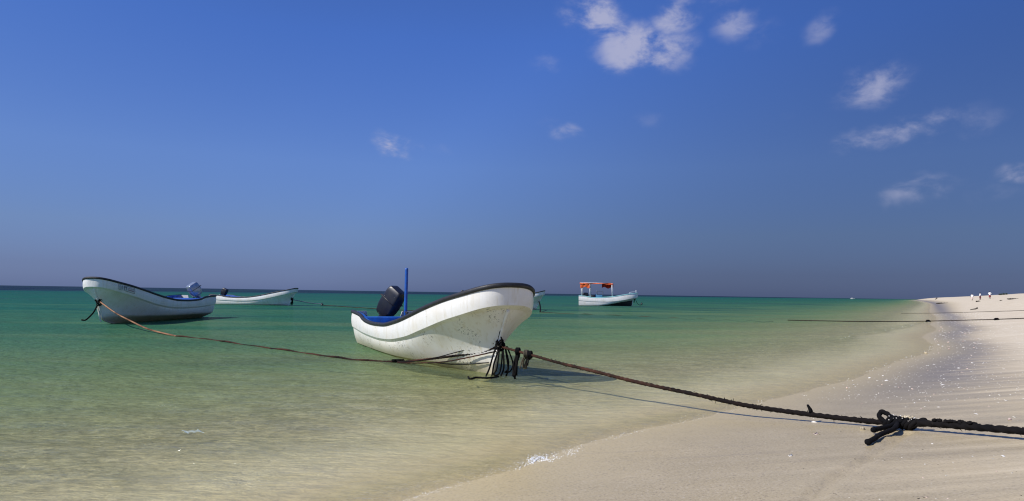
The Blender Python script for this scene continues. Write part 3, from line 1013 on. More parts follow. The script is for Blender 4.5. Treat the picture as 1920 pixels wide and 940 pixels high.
for k, dg in enumerate('1122'):
    x = 0.10 + 0.10 * k
    plate_stroke(ink, x, x + 0.028, 0.18, 0.86)
    if dg == '2':
        plate_stroke(ink, x + 0.028, x + 0.062, 0.60, 0.70)
        plate_stroke(ink, x + 0.055, x + 0.075, 0.66, 0.86)
ink.build('plate_digits', M['ink'], plate)
bd = MB()
plate_stroke(bd, 0.0, 1.0, 0.0, 0.05); plate_stroke(bd, 0.0, 1.0, 0.95, 1.0); plate_stroke(bd, 0.0, 0.018, 0.05, 0.95); plate_stroke(bd, 0.982, 1.0, 0.05, 0.95)
bd.build('plate_border', M['ink'], plate)
pk = MB()
for q in range(9):
    x = 0.52 + 0.048 * q
    plate_stroke(pk, x, x + 0.034, 0.24 + 0.03 * (q % 2), 0.42 + 0.05 * ((q * 3) % 2))
    plate_stroke(pk, x, x + 0.026, 0.60, 0.70 + 0.04 * (q % 3))
pk.build('plate_lettering', M['pinkink'], plate)

# -- two skiffs further out, side on
head3 = Vector((0.972, -0.235)).normalized()
tip3 = Vector((-18.85, 60.1))
boat3 = make_boat('moored_skiff', P_main, tip3 - head3 * 8.2, head3, M['hull_far'], M['white'], M['rim'], M['blue'], detail=48)
tag(boat3, 'small white open skiff side on, bow on a pale line to a black float', 'boat', 'open skiffs moored off the beach')
outboard(boat3, (0.9, 0.0, 0.88), R(22), M['cowl_black'], 0.85, decal=False)
head5 = Vector((0.972, -0.235)).normalized()
tip5 = Vector((2.84, 58.2))
boat5 = make_boat('moored_skiff', P_main, tip5 - head5 * 8.2, head5, M['hull_far'], M['white'], M['rim'], M['blue'], lift=0.10, detail=48)
tag(boat5, 'white skiff hidden behind the scuffed bow, only its own bow showing', 'boat', 'open skiffs moored off the beach')
outboard(boat5, (0.9, 0.0, 0.90), R(22), M['cowl_black'], 0.85, decal=False)

# -- the canopy boat
G4 = ([0, .10, .18, .30, .45, .60, .75, .88, .96, 1.0], [1.20, 1.17, 1.05, 1.00, 1.06, 1.18, 1.38, 1.54, 1.61, 1.63])
S4 = ([0, .10, .25, .45, .60, .75, .88, .96, 1.0], [.62, .56, .50, .50, .58, .74, .93, 1.05, 1.10])
P4 = make_profile(7.3, 0.95, G4, S4, blunt=1.9, chine_z=([0, .35, .55, .8, 1.0], [0.0, 0.03, 0.18, 0.50, 0.74]))
head4 = Vector((0.985, -0.17)).normalized()
tip4 = Vector((15.75, 85.0))
boat4 = make_boat('canopy_boat', P4, tip4 - head4 * 7.3, head4, M['white'], M['white'], M['aqua'], M['aqua'], bottommat=M['antifoul'], thwarts=False, detail=48)
tag(boat4, 'white boat with orange canopy on white poles and dark bottom at the bow', 'boat')
for (x, s) in ((0.35, -1), (0.35, 1), (1.42, -1), (1.42, 1), (4.15, -1), (4.15, 1)):
    w = P4['bg'](x / 7.3) - 0.07
    z0 = float(P4['zg'](x / 7.3)) - 0.03
    MB().tube([(x, s * w, z0), (x - 0.05, s * (w - 0.04), 2.78)], 0.055, 8).build('canopy_pole', M['whitepole'], boat4)
for s in (-1, 1):
    MB().tube([(0.15, s * 0.80, 2.80), (2.2, s * 0.80, 2.82), (4.2, s * 0.80, 2.74)], 0.028, 8).build('canopy_rail', M['whitepole'], boat4)
rf = MB(); rows = []
for i in range(15):
    x = 0.10 + 4.1 * i / 14
    rows.append([(x, y, 2.87 - 0.10 * (y / 0.85) ** 2 - 0.02 * math.sin(i * 1.9) - 0.05 * i / 14) for y in (-.85, -.5, -.17, .17, .5, .85)])
rf.grid(rows); rf.grid([[(p[0], p[1], p[2] - 0.02) for p in r] for r in rows], flip=True)
rf.build('canopy_roof', M['orange'], boat4)
def valance(x0, x1, y, h, mat, nm='canopy_flap'):
    v = MB(); rows = []
    for i in range(13):
        q = i / 12; x = x0 + (x1 - x0) * q
        hang = h * (0.85 + 0.15 * math.sin(q * 9 + x0))
        rows.append([(x, y + 0.04 * math.sin(q * 14 + k), 2.80 - hang * k / 4) for k in range(5)])
    v.grid(rows); v.grid([[(p[0], p[1] + 0.02, p[2]) for p in r] for r in rows], flip=True)
    v.build(nm, mat, boat4)
valance(0.15, 4.20, -0.90, 0.15, M['orange'])
valance(0.18, 1.34, -0.87, 0.66, M['orange'])
valance(0.18, 1.20, 0.84, 0.60, M['orange'])
valance(2.80, 4.20, 0.84, 0.66, M['redcloth'])
v = MB(); v.grid([[(4.22 + 0.03 * math.sin(k), y, 2.78 - 0.14 * k) for k in range(5)] for y in (-.8, -.4, 0, .4, .8)])
v.build('canopy_flap', M['redcloth'], boat4)
cs = MB().box((2.55, 0, 0.85), (0.75, 0.8, 0.95), bevel=0.05); cs.box((2.2, 0, 1.15), (0.35, 0.7, 0.5), bevel=0.04)
console = cs.build('console', M['console'], boat4, angle=30)
for yy in (-0.36, 0.36):
    MB().tube(smooth_path([(2.3, yy, 1.28), (2.2, yy, 1.76), (2.3, yy, 1.80), (2.85, yy, 1.79), (2.95, yy, 1.74), (2.95, yy, 1.28)], 4), 0.03, 6).build('windscreen_frame', M['metal'], console)
for dy in (-0.30, 0.30):
    outboard(boat4, (0.85, dy, 0.98), R(-6) if dy < 0 else R(4), M['cowl_black'], 0.95)
MB().box((1.75, -0.1, 1.05), (0.5, 0.6, 0.5), bevel=0.05).build('seat_box', M['cowl_black'], boat4, angle=30)
hd = MB()
hd.tube([(6.2, -0.5, 1.55), (6.3, -0.45, 1.72), (6.9, -0.2, 1.80), (7.1, 0, 1.80), (6.9, 0.2, 1.80), (6.3, 0.45, 1.72), (6.2, 0.5, 1.55)], 0.02, 6)
hd.build('bow_rail', M['whitepole'], boat4)
MB().tube([(7.05, 0, 1.6), (7.05, 0, 1.8), (7.05, 0, 1.95)], [0.03, 0.03, 0.06], 8).build('bow_light', M['whitepole'], boat4)

# -- tiny boat on the horizon
P6 = make_profile(9.0, 1.2, SKIFF_G, SKIFF_S)
pos6 = ground(1594, 558.9) if False else ray(1594, 560.0).normalized() * 1500
boat6 = make_boat('distant_boat', P6, (pos6.x, pos6.y), (0.93, -0.36), M['hull_far'], M['white'], M['rim'], M['blue'], thwarts=False, detail=20)
tag(boat6, 'tiny white boat with cabin far out on the horizon', 'boat')
cb = MB().box((3.2, 0, 1.35), (2.0, 1.4, 1.6), bevel=0.08)
cb.box((3.2, 0, 2.2), (2.5, 1.7, 0.12), bevel=0.03)
cb.build('cabin', M['white'], boat6, angle=30)

# ------------------------------------------------------------------ ropes
def plane_pts(A, K, pix):
    """points on the upright plane through A and K that the given pixels look at"""
    n = Vector((K.y - A.y, -(K.x - A.x), 0)).normalized()
    o = Vector((0, 0, EYE)); out = []
    for px, py in pix:
        d = ray(px, py)
        out.append(o + d * ((A - o).dot(n) / d.dot(n)))
    return out

def resample(path, step):
    path = [Vector(p) for p in path]
    out = [path[0]]; acc = 0.0
    for i in range(1, len(path)):
        a, b = path[i - 1], path[i]
        seg = (b - a).length
        while acc + seg >= step:
            q = (step - acc) / seg
            a = a.lerp(b, q); seg = (b - a).length; acc = 0.0
            out.append(a.copy())
        acc += seg
    out.append(path[-1])
    return out

def rope(name, path, r, mat, parent=None, step=0.03, lobes=3, amp=0.32, twist=26.0, seg=12, fuzz=0.0):
    pts = resample(path, step)
    if fuzz:
        rr = [(r(i / (len(pts) - 1)) if callable(r) else r) * (1 + fuzz * random.uniform(-1, 1)) for i in range(len(pts))]
    else:
        rr = r
    return MB().tube(pts, rr, seg, lobes, amp, twist).build(name, mat, parent)

M1 = frame_of(boat1)
stem_tie = M1 @ Vector((7.68, 0.0, 0.50))
K = on_sand(1690, 806)
KN = Vector((K.x, K.y, K.z + 0.055))
mid_px = [(1000, 667), (1050, 681), (1110, 695.5), (1200, 718), (1300, 739), (1400, 760.5), (1520, 777.5), (1620, 789)]
mids = plane_pts(stem_tie, KN, mid_px)
mids = [Vector((p.x, p.y, max(p.z, max(0, sand_at(p.x, p.y)) + 0.05))) for p in mids]
endp = on_sand(1925, 826); far = endp + (endp - K).normalized() * 5
tail = []
for px, py in ((1740, 810), (1830, 818), (1925, 827)):
    q = on_sand(px, py); tail.append(Vector((q.x, q.y, q.z + 0.075)))
dirn = (tail[-1] - tail[0]).normalized()
for k in (1, 2.5, 5):
    q = tail[2] + dirn * k
    tail.append(Vector((q.x, q.y, sand_at(q.x, q.y) + 0.05)))
moor = empty('mooring_rope', (KN.x, KN.y, K.z))
tag(moor, 'thick weedy brown rope from the scuffed bow to a black knot on the sand', 'rope')
off = -Vector(moor.location)
loc = lambda pts: [Vector(p) + off for p in pts]
rope_path = smooth_path([stem_tie] + mids + [KN], 10)
rope('rope_line', loc(rope_path), lambda q: 0.019 + 0.006 * q, M['rope_grad'], moor, 0.02, 3, 0.32, 24, 12, 0.10)
rope('rope_line', loc(smooth_path([KN] + tail, 14)), lambda q: 0.027, M['rope_black'], moor, 0.018, 3, 0.42, 19, 14, 0.06)
# lashing turns near the knot
bt = MB()
for k in range(26):
    base = Vector(tail[0]).lerp(tail[1], 0.1 + 0.035 * k) + off
    a0 = random.uniform(0, 6.28)
    bt.ball(base + Vector((random.uniform(-.02, .02), random.uniform(-.02, .02), 0.025 + random.uniform(0, 0.014))), (0.022, 0.020, 0.014), 6, 4, 0.25)
bt.build('weed_tufts', M['rope_black'], moor)['kind'] = 'stuff'
# the knot itself: turns of rope, loops and cut ends
ax = (Vector((tail[0].x - mids[-1].x, tail[0].y - mids[-1].y, 0))).normalized()
ay = Vector((-ax.y, ax.x, 0)); az = Vector((0, 0, 1))
KS = 0.72
def kp(a, b, c): return ax * (a * KS) + ay * (b * KS) + az * (c * KS + 0.055)
turns = MB()
for k in range(7):
    a = -0.17 + 0.055 * k
    tl = random.uniform(-0.5, 0.5)
    turns.tube([kp(a + 0.045 * math.sin(th + tl) * 1.0, 0.058 * math.cos(th), 0.058 * math.sin(th) + 0.012) for th in [2 * math.pi * q / 20 for q in range(21)]],
               0.019, 10, 3, 0.3, 40, caps=False)
knot = turns.build('knot', M['rope_black'], moor)
lp = MB()
lp.tube(smooth_path([kp(-0.10, 0, 0.05), kp(-0.20, 0.03, 0.10), kp(-0.27, 0.02, 0.11), kp(-0.27, -0.02, 0.05), kp(-0.19, -0.03, 0.0), kp(-0.06, -0.04, -0.01)], 8), 0.021, 10, 3, 0.3, 40)
lp.tube(smooth_path([kp(0.05, -0.02, 0.03), kp(0.16, 0.0, 0.03), kp(0.23, 0.04, 0.075), kp(0.275, 0.05, 0.085), kp(0.25, 0.01, 0.05), kp(0.15, -0.05, 0.0)], 8), 0.021, 10, 3, 0.3, 40)
lp.build('knot_loop', M['rope_black'], knot)
def px_rel(px, py, h):
    p = on_sand(px, py)
    return Vector((p.x - KN.x, p.y - KN.y, p.z - K.z + h))
for pts, r in (([kp(-0.02, -0.04, 0.02), px_rel(1676, 813, 0.04), px_rel(1652, 822, 0.035), px_rel(1638, 831, 0.032), px_rel(1628, 836, 0.03)], 0.020),
               ([kp(-0.05, -0.03, 0.0), px_rel(1668, 810, 0.05), px_rel(1650, 813, 0.045), px_rel(1638, 814.5, 0.04)], 0.021)):
    e = MB(); pp = smooth_path(pts, 8)
    e.tube(pp, r, 10, 3, 0.3, 40)
    e.ball(pp[-1], (0.030, 0.027, 0.026), 10, 7, 0.12)
    e.build('cut_end', M['rope_black'], knot)
cr = MB()
for k in range(42):
    a, th = random.uniform(-0.15, 0.2), random.uniform(0.2, 2.9)
    rr = 0.088
    cr.ball(kp(a, rr * math.cos(th) * 1.0, rr * math.sin(th) + 0.012), random.uniform(0.0025, 0.006), 5, 4, 0.3)
cr.build('barnacles', M['shell'], knot)['kind'] = 'stuff'
cc = MB()
for k in range(26):
    cc.ball(kp(random.uniform(0.02, 0.16), random.uniform(-0.01, 0.06), 0.095 + random.uniform(-0.01, 0.012)), (random.uniform(.008, .018), random.uniform(.008, .015), random.uniform(.004, .010)), 6, 4, 0.35)
cc.build('coral_crust', M['coral'], knot)['kind'] = 'stuff'
rope('frayed_stub', loc([mids[-2] + Vector((0, 0, 0.02)), mids[-2] + Vector((0.0, 0.0, 0.05)), mids[-2] + Vector((-0.03, 0.01, 0.10))]), lambda q: 0.022 * (1 - 0.6 * q), M['rope_black'], moor, 0.02)

# loose fibres and bits of weed standing off the rope
fb0 = MB()
allp = resample(rope_path, 0.03) + resample(smooth_path([KN] + tail[:3], 10), 0.02)
for p in allp:
    for _ in range(2):
        if random.random() < 0.55:
            a = random.uniform(0, 6.28); r_ = 0.030
            p0 = Vector(p) + Vector((random.uniform(-.012, .012), r_ * 0.7 * math.cos(a), r_ * math.sin(a) * 0.9)) + off
            dv_ = Vector((random.uniform(-1, 1), random.uniform(-1, 1), random.uniform(-1, 0.6))).normalized() * random.uniform(0.012, 0.04)
            fb0.tube([p0, p0 + dv_ * 0.5 + Vector((0, 0, 0.004)), p0 + dv_], [0.0035, 0.0028, 0.001], 4, caps=False)
fb0.build('rope_fibres', M['rope_black'], moor)['kind'] = 'stuff'

# hanging bundles on the mooring rope close to the bow
def rope_at(px):
    return min(rope_path, key=lambda p: abs(world_px(p) - px))
def world_px(p):
    v = CAM_ROT.transposed() @ (Vector(p) - Vector((0, 0, EYE)))
    return 960 + FOC * v.x / -v.z
def hank(px, length, n, r, mat, nm, spread=0.03):
    a = rope_at(px) + off
    hb = MB()
    for k in range(n):
        dx, dy = random.uniform(-spread, spread), random.uniform(-spread, spread)
        ln = length * random.uniform(0.82, 1.0)
        sw = random.uniform(-0.03, 0.03)
        hb.tube(smooth_path([a + Vector((dx * .5, dy * .5, 0.03)), a + Vector((dx, dy, -0.06)), a + Vector((dx + sw - 0.02, dy, -ln * 0.5)), a + Vector((dx * 1.3 - 0.045, dy, -ln))], 5), r * random.uniform(.8, 1.2), 7, 3, 0.3, 40)
    for k in range(3):
        hb.tube([a + (Vector((0.0, 0.0, 0)) + Vector((0.05 * math.cos(th), 0.0, 0)) * 0.3 + Vector((-0.02 + 0.02 * k, 0.05 * math.cos(th), 0.05 * math.sin(th)))) for th in [2 * math.pi * q / 12 for q in range(13)]], 0.016, 7, caps=False)
    return hb.build(nm, mat, moor)
hank(972, 0.47, 7, 0.017, M['rope_black'], 'hanging_hank', 0.028)
hank(987, 0.26, 8, 0.011, M['net'], 'hanging_net', 0.045)
hank(996, 0.20, 2, 0.009, M['rope_black'], 'hanging_end', 0.01)

# black line made fast through the bow ring, with loops trailing to the water
bl = empty('bow_line', M1 @ Vector((7.72, 0, 0.3)))
tag(bl, 'tangled black line looped round the scuffed bow and trailing into the water', 'rope')
M1i = Matrix.Translation(-Vector(bl.location)) @ M1
def bw(x, y, z): return M1i @ Vector((x, y, z))
cm = MB()
for k in range(9):
    c = Vector((7.76 + random.uniform(-.03, .03), random.uniform(-0.05, 0.05), 0.56 + random.uniform(-.07, .07)))
    u = Vector((random.uniform(-1, 1), random.uniform(-1, 1), random.uniform(-1, 1))).normalized()
    vv = u.orthogonal().normalized(); ww = u.cross(vv)
    rr = random.uniform(0.05, 0.085)
    cm.tube([bw(*(c + vv * rr * math.cos(th) + ww * rr * math.sin(th))) for th in [2 * math.pi * q / 16 for q in range(17)]], 0.010, 7, 3, 0.3, 40, caps=False)
cm.build('coil', M['rope_black'], bl)
rope('ring_lashing', [bw(7.83, 0.0, 0.86), bw(7.80, -0.02, 0.76), bw(7.76, -0.02, 0.66), bw(7.74, 0.0, 0.58)], 0.016, M['rope_black'], bl, 0.02)
for (y0, y1, zb, fw, r) in ((-0.05, -0.16, -0.02, 0.02, 0.014), (0.0, -0.05, 0.02, 0.08, 0.012), (0.04, 0.06, -0.03, 0.12, 0.014), (0.08, 0.15, 0.06, 0.10, 0.012),):
    pts = smooth_path([bw(7.75, y0, 0.55), bw(7.74 + fw, (y0 + y1) / 2 - 0.03, 0.33), bw(7.66 + fw, y1, 0.12), bw(7.60 + fw, y1 - 0.03, zb), bw(7.60 + fw, y1 + 0.07, zb + 0.01), bw(7.68 + fw, y1 + 0.08, 0.22), bw(7.74, y0 + 0.05, 0.50)], 8)
    rope('hanging_loop', pts, r, M['rope_black'], bl, 0.025, 3, 0.3, 40, 8)
g1 = [ground(935, 706, 0.012), ground(915, 709, 0.012), ground(893, 708, 0.012), ground(882, 711, 0.012), ground(878, 707, 0.012)]
rope('floating_end', [p - Vector(bl.location) for p in smooth_path(g1, 8)], 0.014, M['rope_black'], bl, 0.03)
k0 = ground(745, 679.5, 0.02)
for pix, r, mt in (([(768, 679), (816, 671), (870, 657), (926, 644)], 0.008, M['rope_black']), ([(775, 681), (830, 679), (880, 670), (930, 659)], 0.011, M['rope'])):
    pts = [k0] + plane_pts(k0 + Vector((0.02, -0.05, 0)), stem_tie + Vector((0.02, -0.06, 0)), pix)
    rope('side_line', [p - Vector(bl.location) for p in smooth_path(pts, 6)], r, mt, bl, 0.04, 3, 0.3, 40, 8)
pts = []
for q in range(9):
    w = q / 8
    x, z = 7.45 - 1.5 * w, 0.20 - 0.14 * w - 0.03 * math.sin(math.pi * w)
    pts.append(bw(x, -P_main['half'](x, z) - 0.022, z))
rope('side_line', smooth_path(pts, 5), 0.008, M['rope_black'], bl, 0.04, 3, 0.3, 40, 8)

# long line from the left skiff across the water to the near bow
M2 = frame_of(boat2)
s2 = M2 @ Vector((7.70, 0.0, 0.66))
A2 = ground(330, 631)
w2 = plane_pts(s2, A2, [(215, 586), (245, 602), (280, 618)])
fl = [ground(px, py, 0.012) for px, py in ((330, 630.5), (385, 635.5), (430, 642), (500, 652), (560, 660), (620, 669), (680, 675), (745, 679.5))]
up = plane_pts(ground(745, 679.5, 0.01), stem_tie, [(800, 674), (860, 666.5), (905, 660)])
up = [p for p in up]
line2 = empty('long_line', A2)
tag(line2, 'long tan rope from the plated skiff lying over the water to the scuffed bow', 'rope')
o2 = -Vector(A2)
rope('hanging_part', [p + o2 for p in smooth_path([s2] + w2 + [fl[0]], 10)], 0.024, M['rope_tan'], line2, 0.05, 3, 0.3, 20, 8)
wob = smooth_path(fl, 14)
wob = [p + Vector((0, 0, 0.016 * math.sin(i * 0.41) * math.sin(i * 0.13 + 1) - 0.004)) for i, p in enumerate(wob)]
rope('floating_part', [p + o2 for p in wob], 0.020, M['rope'], line2, 0.05, 3, 0.3, 20, 8)
rope('rising_part', [p + o2 for p in smooth_path([fl[-1]] + up + [stem_tie], 10)], 0.020, M['rope'], line2, 0.04, 3, 0.3, 24, 8)
kk = MB()
for k in range(4):
    kk.tube([fl[-1] + o2 + Vector((random.uniform(-.1, .1), random.uniform(-.05, .05), 0.0)) + Vector((0.06 * math.cos(th), 0.02, 0.045 * math.sin(th))) for th in [2 * math.pi * q / 10 for q in range(11)]], 0.016, 6, caps=False)
kk.build('small_knot', M['rope_black'], line2)

# tassel of black line and pale fender on the left skiff's bow
b2 = empty('bow_line', M2 @ Vector((7.72, 0, 0.55)))
tag(b2, 'black line dangling from the bow of the skiff with the number plate', 'rope')
M2i = Matrix.Translation(-Vector(b2.location)) @ M2
def bw2(x, y, z): return M2i @ Vector((x, y, z))
cm = MB()
for k in range(9):
    c = Vector((7.74 + random.uniform(-.03, .03), random.uniform(-0.06, 0.06), 0.66 + random.uniform(-.12, .14)))
    u = Vector((random.uniform(-1, 1), random.uniform(-1, 1), random.uniform(-1, 1))).normalized()
    vv = u.orthogonal().normalized(); ww = u.cross(vv)
    cm.tube([bw2(*(c + vv * .08 * math.cos(th) + ww * .08 * math.sin(th))) for th in [2 * math.pi * q / 14 for q in range(15)]], 0.018, 7, caps=False)
cm.build('coil', M['rope_black'], b2)
hang = plane_pts(M2 @ Vector((7.75, 0, 0.66)), M2 @ Vector((7.75, 1.0, 0.66)), [(183, 572), (176, 585), (168, 594), (160, 600.5), (153, 600)])
rope('dangling_end', [p - Vector(b2.location) for p in smooth_path(hang, 8)], 0.026, M['rope_black'], b2, 0.04)
pe = plane_pts(M2 @ Vector((7.62, 0, 0.3)), M2 @ Vector((7.62, 1.0, 0.3)), [(183, 574), (185, 582), (187, 592), (189, 604)])
MB().tube([p - Vector(b2.location) for p in smooth_path(pe, 6)], lambda q: 0.05 - 0.025 * q, 8).build('pale_strop', M['rope_pale'], b2)

# third skiff: pale line, float, dark line going on
M3 = frame_of(boat3)
fpos = ground(604, 572.5)
ln3 = empty('float_line', fpos)
tag(ln3, 'pale line from the small side-on skiff running down to a black float', 'rope')
o3 = -Vector(fpos)
s3 = M3 @ Vector((7.72, 0, 0.55))
pp = plane_pts(s3, fpos, [(575, 567.2), (590, 569.5)])
rope('pale_part', [p + o3 for p in smooth_path([s3] + pp + [fpos + Vector((0, 0, 0.12))], 6)], 0.045, M['rope_pale'], ln3, 0.15, 0, 0, 0, 6)
cm = MB()
for k in range(7):
    cm.tube([M3 @ Vector((7.76 + 0.10 * math.cos(th) * .5, 0.1 * math.cos(th + k), 0.62 - 0.07 * k + 0.14 * math.sin(th))) + o3 for th in [2 * math.pi * q / 10 for q in range(11)]], 0.03, 6, caps=False)
cm.build('bow_lashing', M['rope_black'], ln3)
g3 = [ground(px, py, 0.02) for px, py in ((606, 573), (622, 573.6), (645, 575.2), (668, 576.8), (720, 580), (780, 583), (850, 586))]
rope('dark_part', [p + o3 for p in smooth_path(g3, 8)], 0.035, M['rope_dark'], ln3, 0.25, 0, 0, 0, 6)
def float_obj(px, py, r, label):
    p = ground(px, py)
    e = empty('mooring_float', p)
    tag(e, label, 'float')
    MB().tube([(0, 0, -r * 0.6), (0, 0, -r * 0.2), (0, 0, r * 0.5), (0, 0, r * 1.1), (0, 0, r * 1.4)], [r * 0.7, r, r, r * 0.75, r * 0.2], 12).build('body', M['float'], e)
    MB().tube([(0.06 * math.cos(th), 0, r * 1.45 + 0.06 * math.sin(th)) for th in [2 * math.pi * q / 10 for q in range(11)]], 0.02, 6).build('eye', M['float'], e)
    return e
float_obj(604, 573.2, 0.13, 'black float at the end of the pale line of the small skiff')

# line of the hidden skiff and floats by the canopy boat
M5 = frame_of(boat5)
s5 = M5 @ Vector((7.72, 0, 0.6))
g5 = [ground(px, py, 0.02) for px, py in ((1013, 585.5), (1030, 586.3), (1060, 588), (1100, 589), (1180, 592), (1260, 595.5), (1330, 598), (1400, 600), (1450, 601.5))]
ln5 = empty('sagging_line', g5[0])
tag(ln5, 'dark line from the hidden skiff sagging along the green water', 'rope')
o5 = -Vector(g5[0])
rope('hanging_part', [p + o5 for p in smooth_path([s5, s5.lerp(g5[0], 0.5) + Vector((0.05, 0, 0)), g5[0]], 6)], 0.05, M['rope_black'], ln5, 0.1)
pt5 = smooth_path(g5, 10)
pt5 = [p + Vector((0, 0, -0.012 * (i / 12) + 0.03 * math.sin(i * 0.9) * (1 if i > 25 else 0))) for i, p in enumerate(pt5)]
rope('water_part', [p + o5 for p in pt5], 0.028, M['rope_dark'], ln5, 0.2, 0, 0, 0, 6)
float_obj(1203, 571, 0.16, 'black float on the water off the bow of the orange canopy boat')
M4 = frame_of(boat4)
ln4 = empty('anchor_line', M4 @ Vector((7.1, 0, 1.0)))
tag(ln4, 'dark anchor line dropping from the bow of the orange canopy boat', 'rope')
o4 = -Vector(ln4.location)
a4 = M4 @ Vector((6.95, 0, 0.95)); b4 = ground(1203, 571, 0.15)
rope('line', [p + o4 for p in smooth_path([a4, a4.lerp(b4, 0.3) + Vector((0, 0, -0.35)), a4.lerp(b4, 0.7) + Vector((0, 0, -0.3)), b4], 8)], 0.03, M['rope_dark'], ln4, 0.1, 0, 0, 0, 6)
rope('lashing', [p + o4 for p in smooth_path([a4 + Vector((0, 0, 0.1)), a4 + Vector((-0.1, 0, -0.15)), a4 + Vector((-0.15, 0, -0.5))], 6)], 0.06, M['rope_black'], ln4, 0.1, 0, 0, 0, 6)

# ropes lying across the beach
def beach_rope(pix, r, label, mat, lift=0.03, knots=()):
    pts = []
    for px, py in pix:
        p = on_sand(px, py)
        pts.append(Vector((p.x, p.y, p.z + lift)))
    dr = (pts[-1] - pts[-2]).normalized()
    e = pts[-1] + dr * 6
    pts.append(Vector((e.x, e.y, sand_at(e.x, e.y) + lift)))
    path = smooth_path(pts, 16)
    path = [Vector((p.x, p.y, max(p.z, max(0.0, sand_at(p.x, p.y)) + r * 0.6))) for p in path]
    root = empty('beach_rope', path[0])
    tag(root, label, 'rope', 'ropes lying across the beach')
    o_ = -Vector(path[0])
    rope('rope_line', [p + o_ for p in path], r, mat, root, 0.12, 3, 0.25, 8, 7)
    for px, ln in knots:
        a = min(path, key=lambda p: abs(world_px(p) - px)) + o_
        kb = MB()
        for k in range(6):
            kb.tube([a + Vector((0.09 * math.cos(th) + random.uniform(-.05, .05), random.uniform(-.05, .05), 0.08 * math.sin(th) - 0.02)) for th in [2 * math.pi * q / 10 for q in range(11)]], 0.03, 6, caps=False)
        kb.tube(smooth_path([a, a + Vector((-ln * .4, -0.1, -0.05)), a + Vector((-ln, -0.2, -0.12))], 5), 0.04, 7)
        kb.build('rope_knot', M['rope_black'], root)
    return root
beach_rope([(1477, 602.2), (1560, 603.8), (1602, 604.6), (1680, 604.6), (1740, 603.8), (1800, 602.4), (1865, 600.7), (1925, 598.6)], 0.024,
           'dark knotted rope running from the shallows across the wet and dry sand', M['rope_dark'], 0.05, ((1740, 0.25), (1869, 0.12)))
beach_rope([(1690, 588.3), (1745, 588.0), (1800, 586.8), (1850, 585.2), (1925, 583.0)], 0.016,
           'thin brown rope on the sand farther along the beach than the knotted one', M['rope_dark'], 0.03)

# ------------------------------------------------------------------ small things on the sand
def shell_mesh(name, kind, mat):
    b = MB(); rows = []
    if kind == 0:      # ribbed half shell
        for i in range(5):
            q = i / 4
            row = []
            for k in range(9):
                a = -1.25 + 2.5 * k / 8
                rr = q * (1 + 0.07 * (k % 2))
                row.append((rr * math.sin(a), rr * math.cos(a) - 0.5, 0.42 * math.sin(math.pi * min(1, 0.15 + q * 0.85)) * math.cos(a * 0.8)))
            rows.append(row)
        b.grid(rows)
    elif kind == 1:    # broken flat piece
        for z, s in ((0, 1.0), (0.16, 0.96), (0.22, 0.6)):
            rows.append([(s * (0.7 + 0.4 * math.sin(3.7 * k + 1)) * math.cos(2 * math.pi * k / 9), s * (0.5 + 0.3 * math.cos(2.9 * k)) * math.sin(2 * math.pi * k / 9), z + 0.1 * math.cos(k)) for k in range(9)])
        b.grid(rows, closed_v=True, flip=True); b.f.append(tuple(18 + k for k in range(9)))
    elif kind == 2:    # spiral whelk
        for i in range(9):
            q = i / 8
            r_ = 0.42 * math.sin(math.pi * (0.08 + 0.86 * q ** 0.7)) * (1 + 0.18 * math.sin(i * 2.6))
            rows.append([(r_ * math.cos(2 * math.pi * k / 8), 1.8 * q - 0.9, 0.30 + r_ * math.sin(2 * math.pi * k / 8)) for k in range(8)])
        b.grid(rows, closed_v=True, flip=True)
    else:              # lump of coral
        st = random.getstate(); random.seed(4)
        b.ball((0, 0, 0.3), (0.7, 0.55, 0.5), 8, 6, 0.25); b.ball((0.4, 0.3, 0.5), (0.3, 0.3, 0.4), 7, 5, 0.25); b.ball((-0.4, -0.2, 0.45), (0.28, 0.3, 0.42), 7, 5, 0.25)
        random.setstate(st)
    me = bpy.data.meshes.new(name)
    me.from_pydata([tuple(p) for p in b.v], [], b.f)
    me.shade_smooth(); me.materials.append(mat)
    return me
SH = [shell_mesh('half_shell', 0, M['shell']), shell_mesh('shell_piece', 1, M['shell']), shell_mesh('whelk_shell', 2, M['shell_pink']), shell_mesh('coral_lump', 3, M['coral'])]
SHP = [shell_mesh('half_shell', 0, M['shell_pink']), shell_mesh('shell_piece', 1, M['shell_pink'])]
SCR = shell_mesh('weed_scrap', 1, M['scrap'])

def put(name, me, x, y, size, label, cat, group, flat=1.0):
    o = bpy.data.objects.new(name, me)
    z = max(sand_at(x, y), -0.002)
    o.location = (x, y, z - size * 0.04)
    o.rotation_euler = (random.uniform(-.25, .25), random.uniform(-.25, .25), random.uniform(0, 6.28))
    o.scale = (size * random.uniform(.75, 1.25), size * random.uniform(.75, 1.25), size * flat)
    COL.objects.link(o)
    tag(o, label, cat, group)
    return o

for px, py, sz, nm, me, label in (
    (1617, 806, 0.034, 'coral_lump', SH[3], 'jagged cream coral lump on the sand beside the rope shadow and knot'),
    (1736, 663, 0.055, 'coral_lump', SH[3], 'bright coral lump at the tip of the water film on the grey sand'),
    (1893, 788, 0.028, 'whelk_shell', SH[2], 'pale whelk shell on the sand behind the thick black end of the rope'),
    (1881, 856, 0.026, 'half_shell', SH[0], 'large upturned half shell on the sand in front of the thick black rope'),
    (1663, 714, 0.040, 'half_shell', SH[0], 'white half shell on grey wet sand well behind the knot'),
    (1482, 855, 0.036, 'shell_piece', SH[1], 'white broken shell with a dark scrap on tan sand before the long rope'),
    (1526, 792, 0.032, 'half_shell', SH[0], 'small ring-like white shell right beside the shadow of the rope'),
    (1530, 814, 0.036, 'shell_piece', SHP[1], 'flat pinkish shell on the tan sand in front of the rope shadow')):
    p = on_sand(px, py)
    put(nm, me, p.x, p.y, sz, label, 'shell' if 'coral' not in nm else 'coral', None)

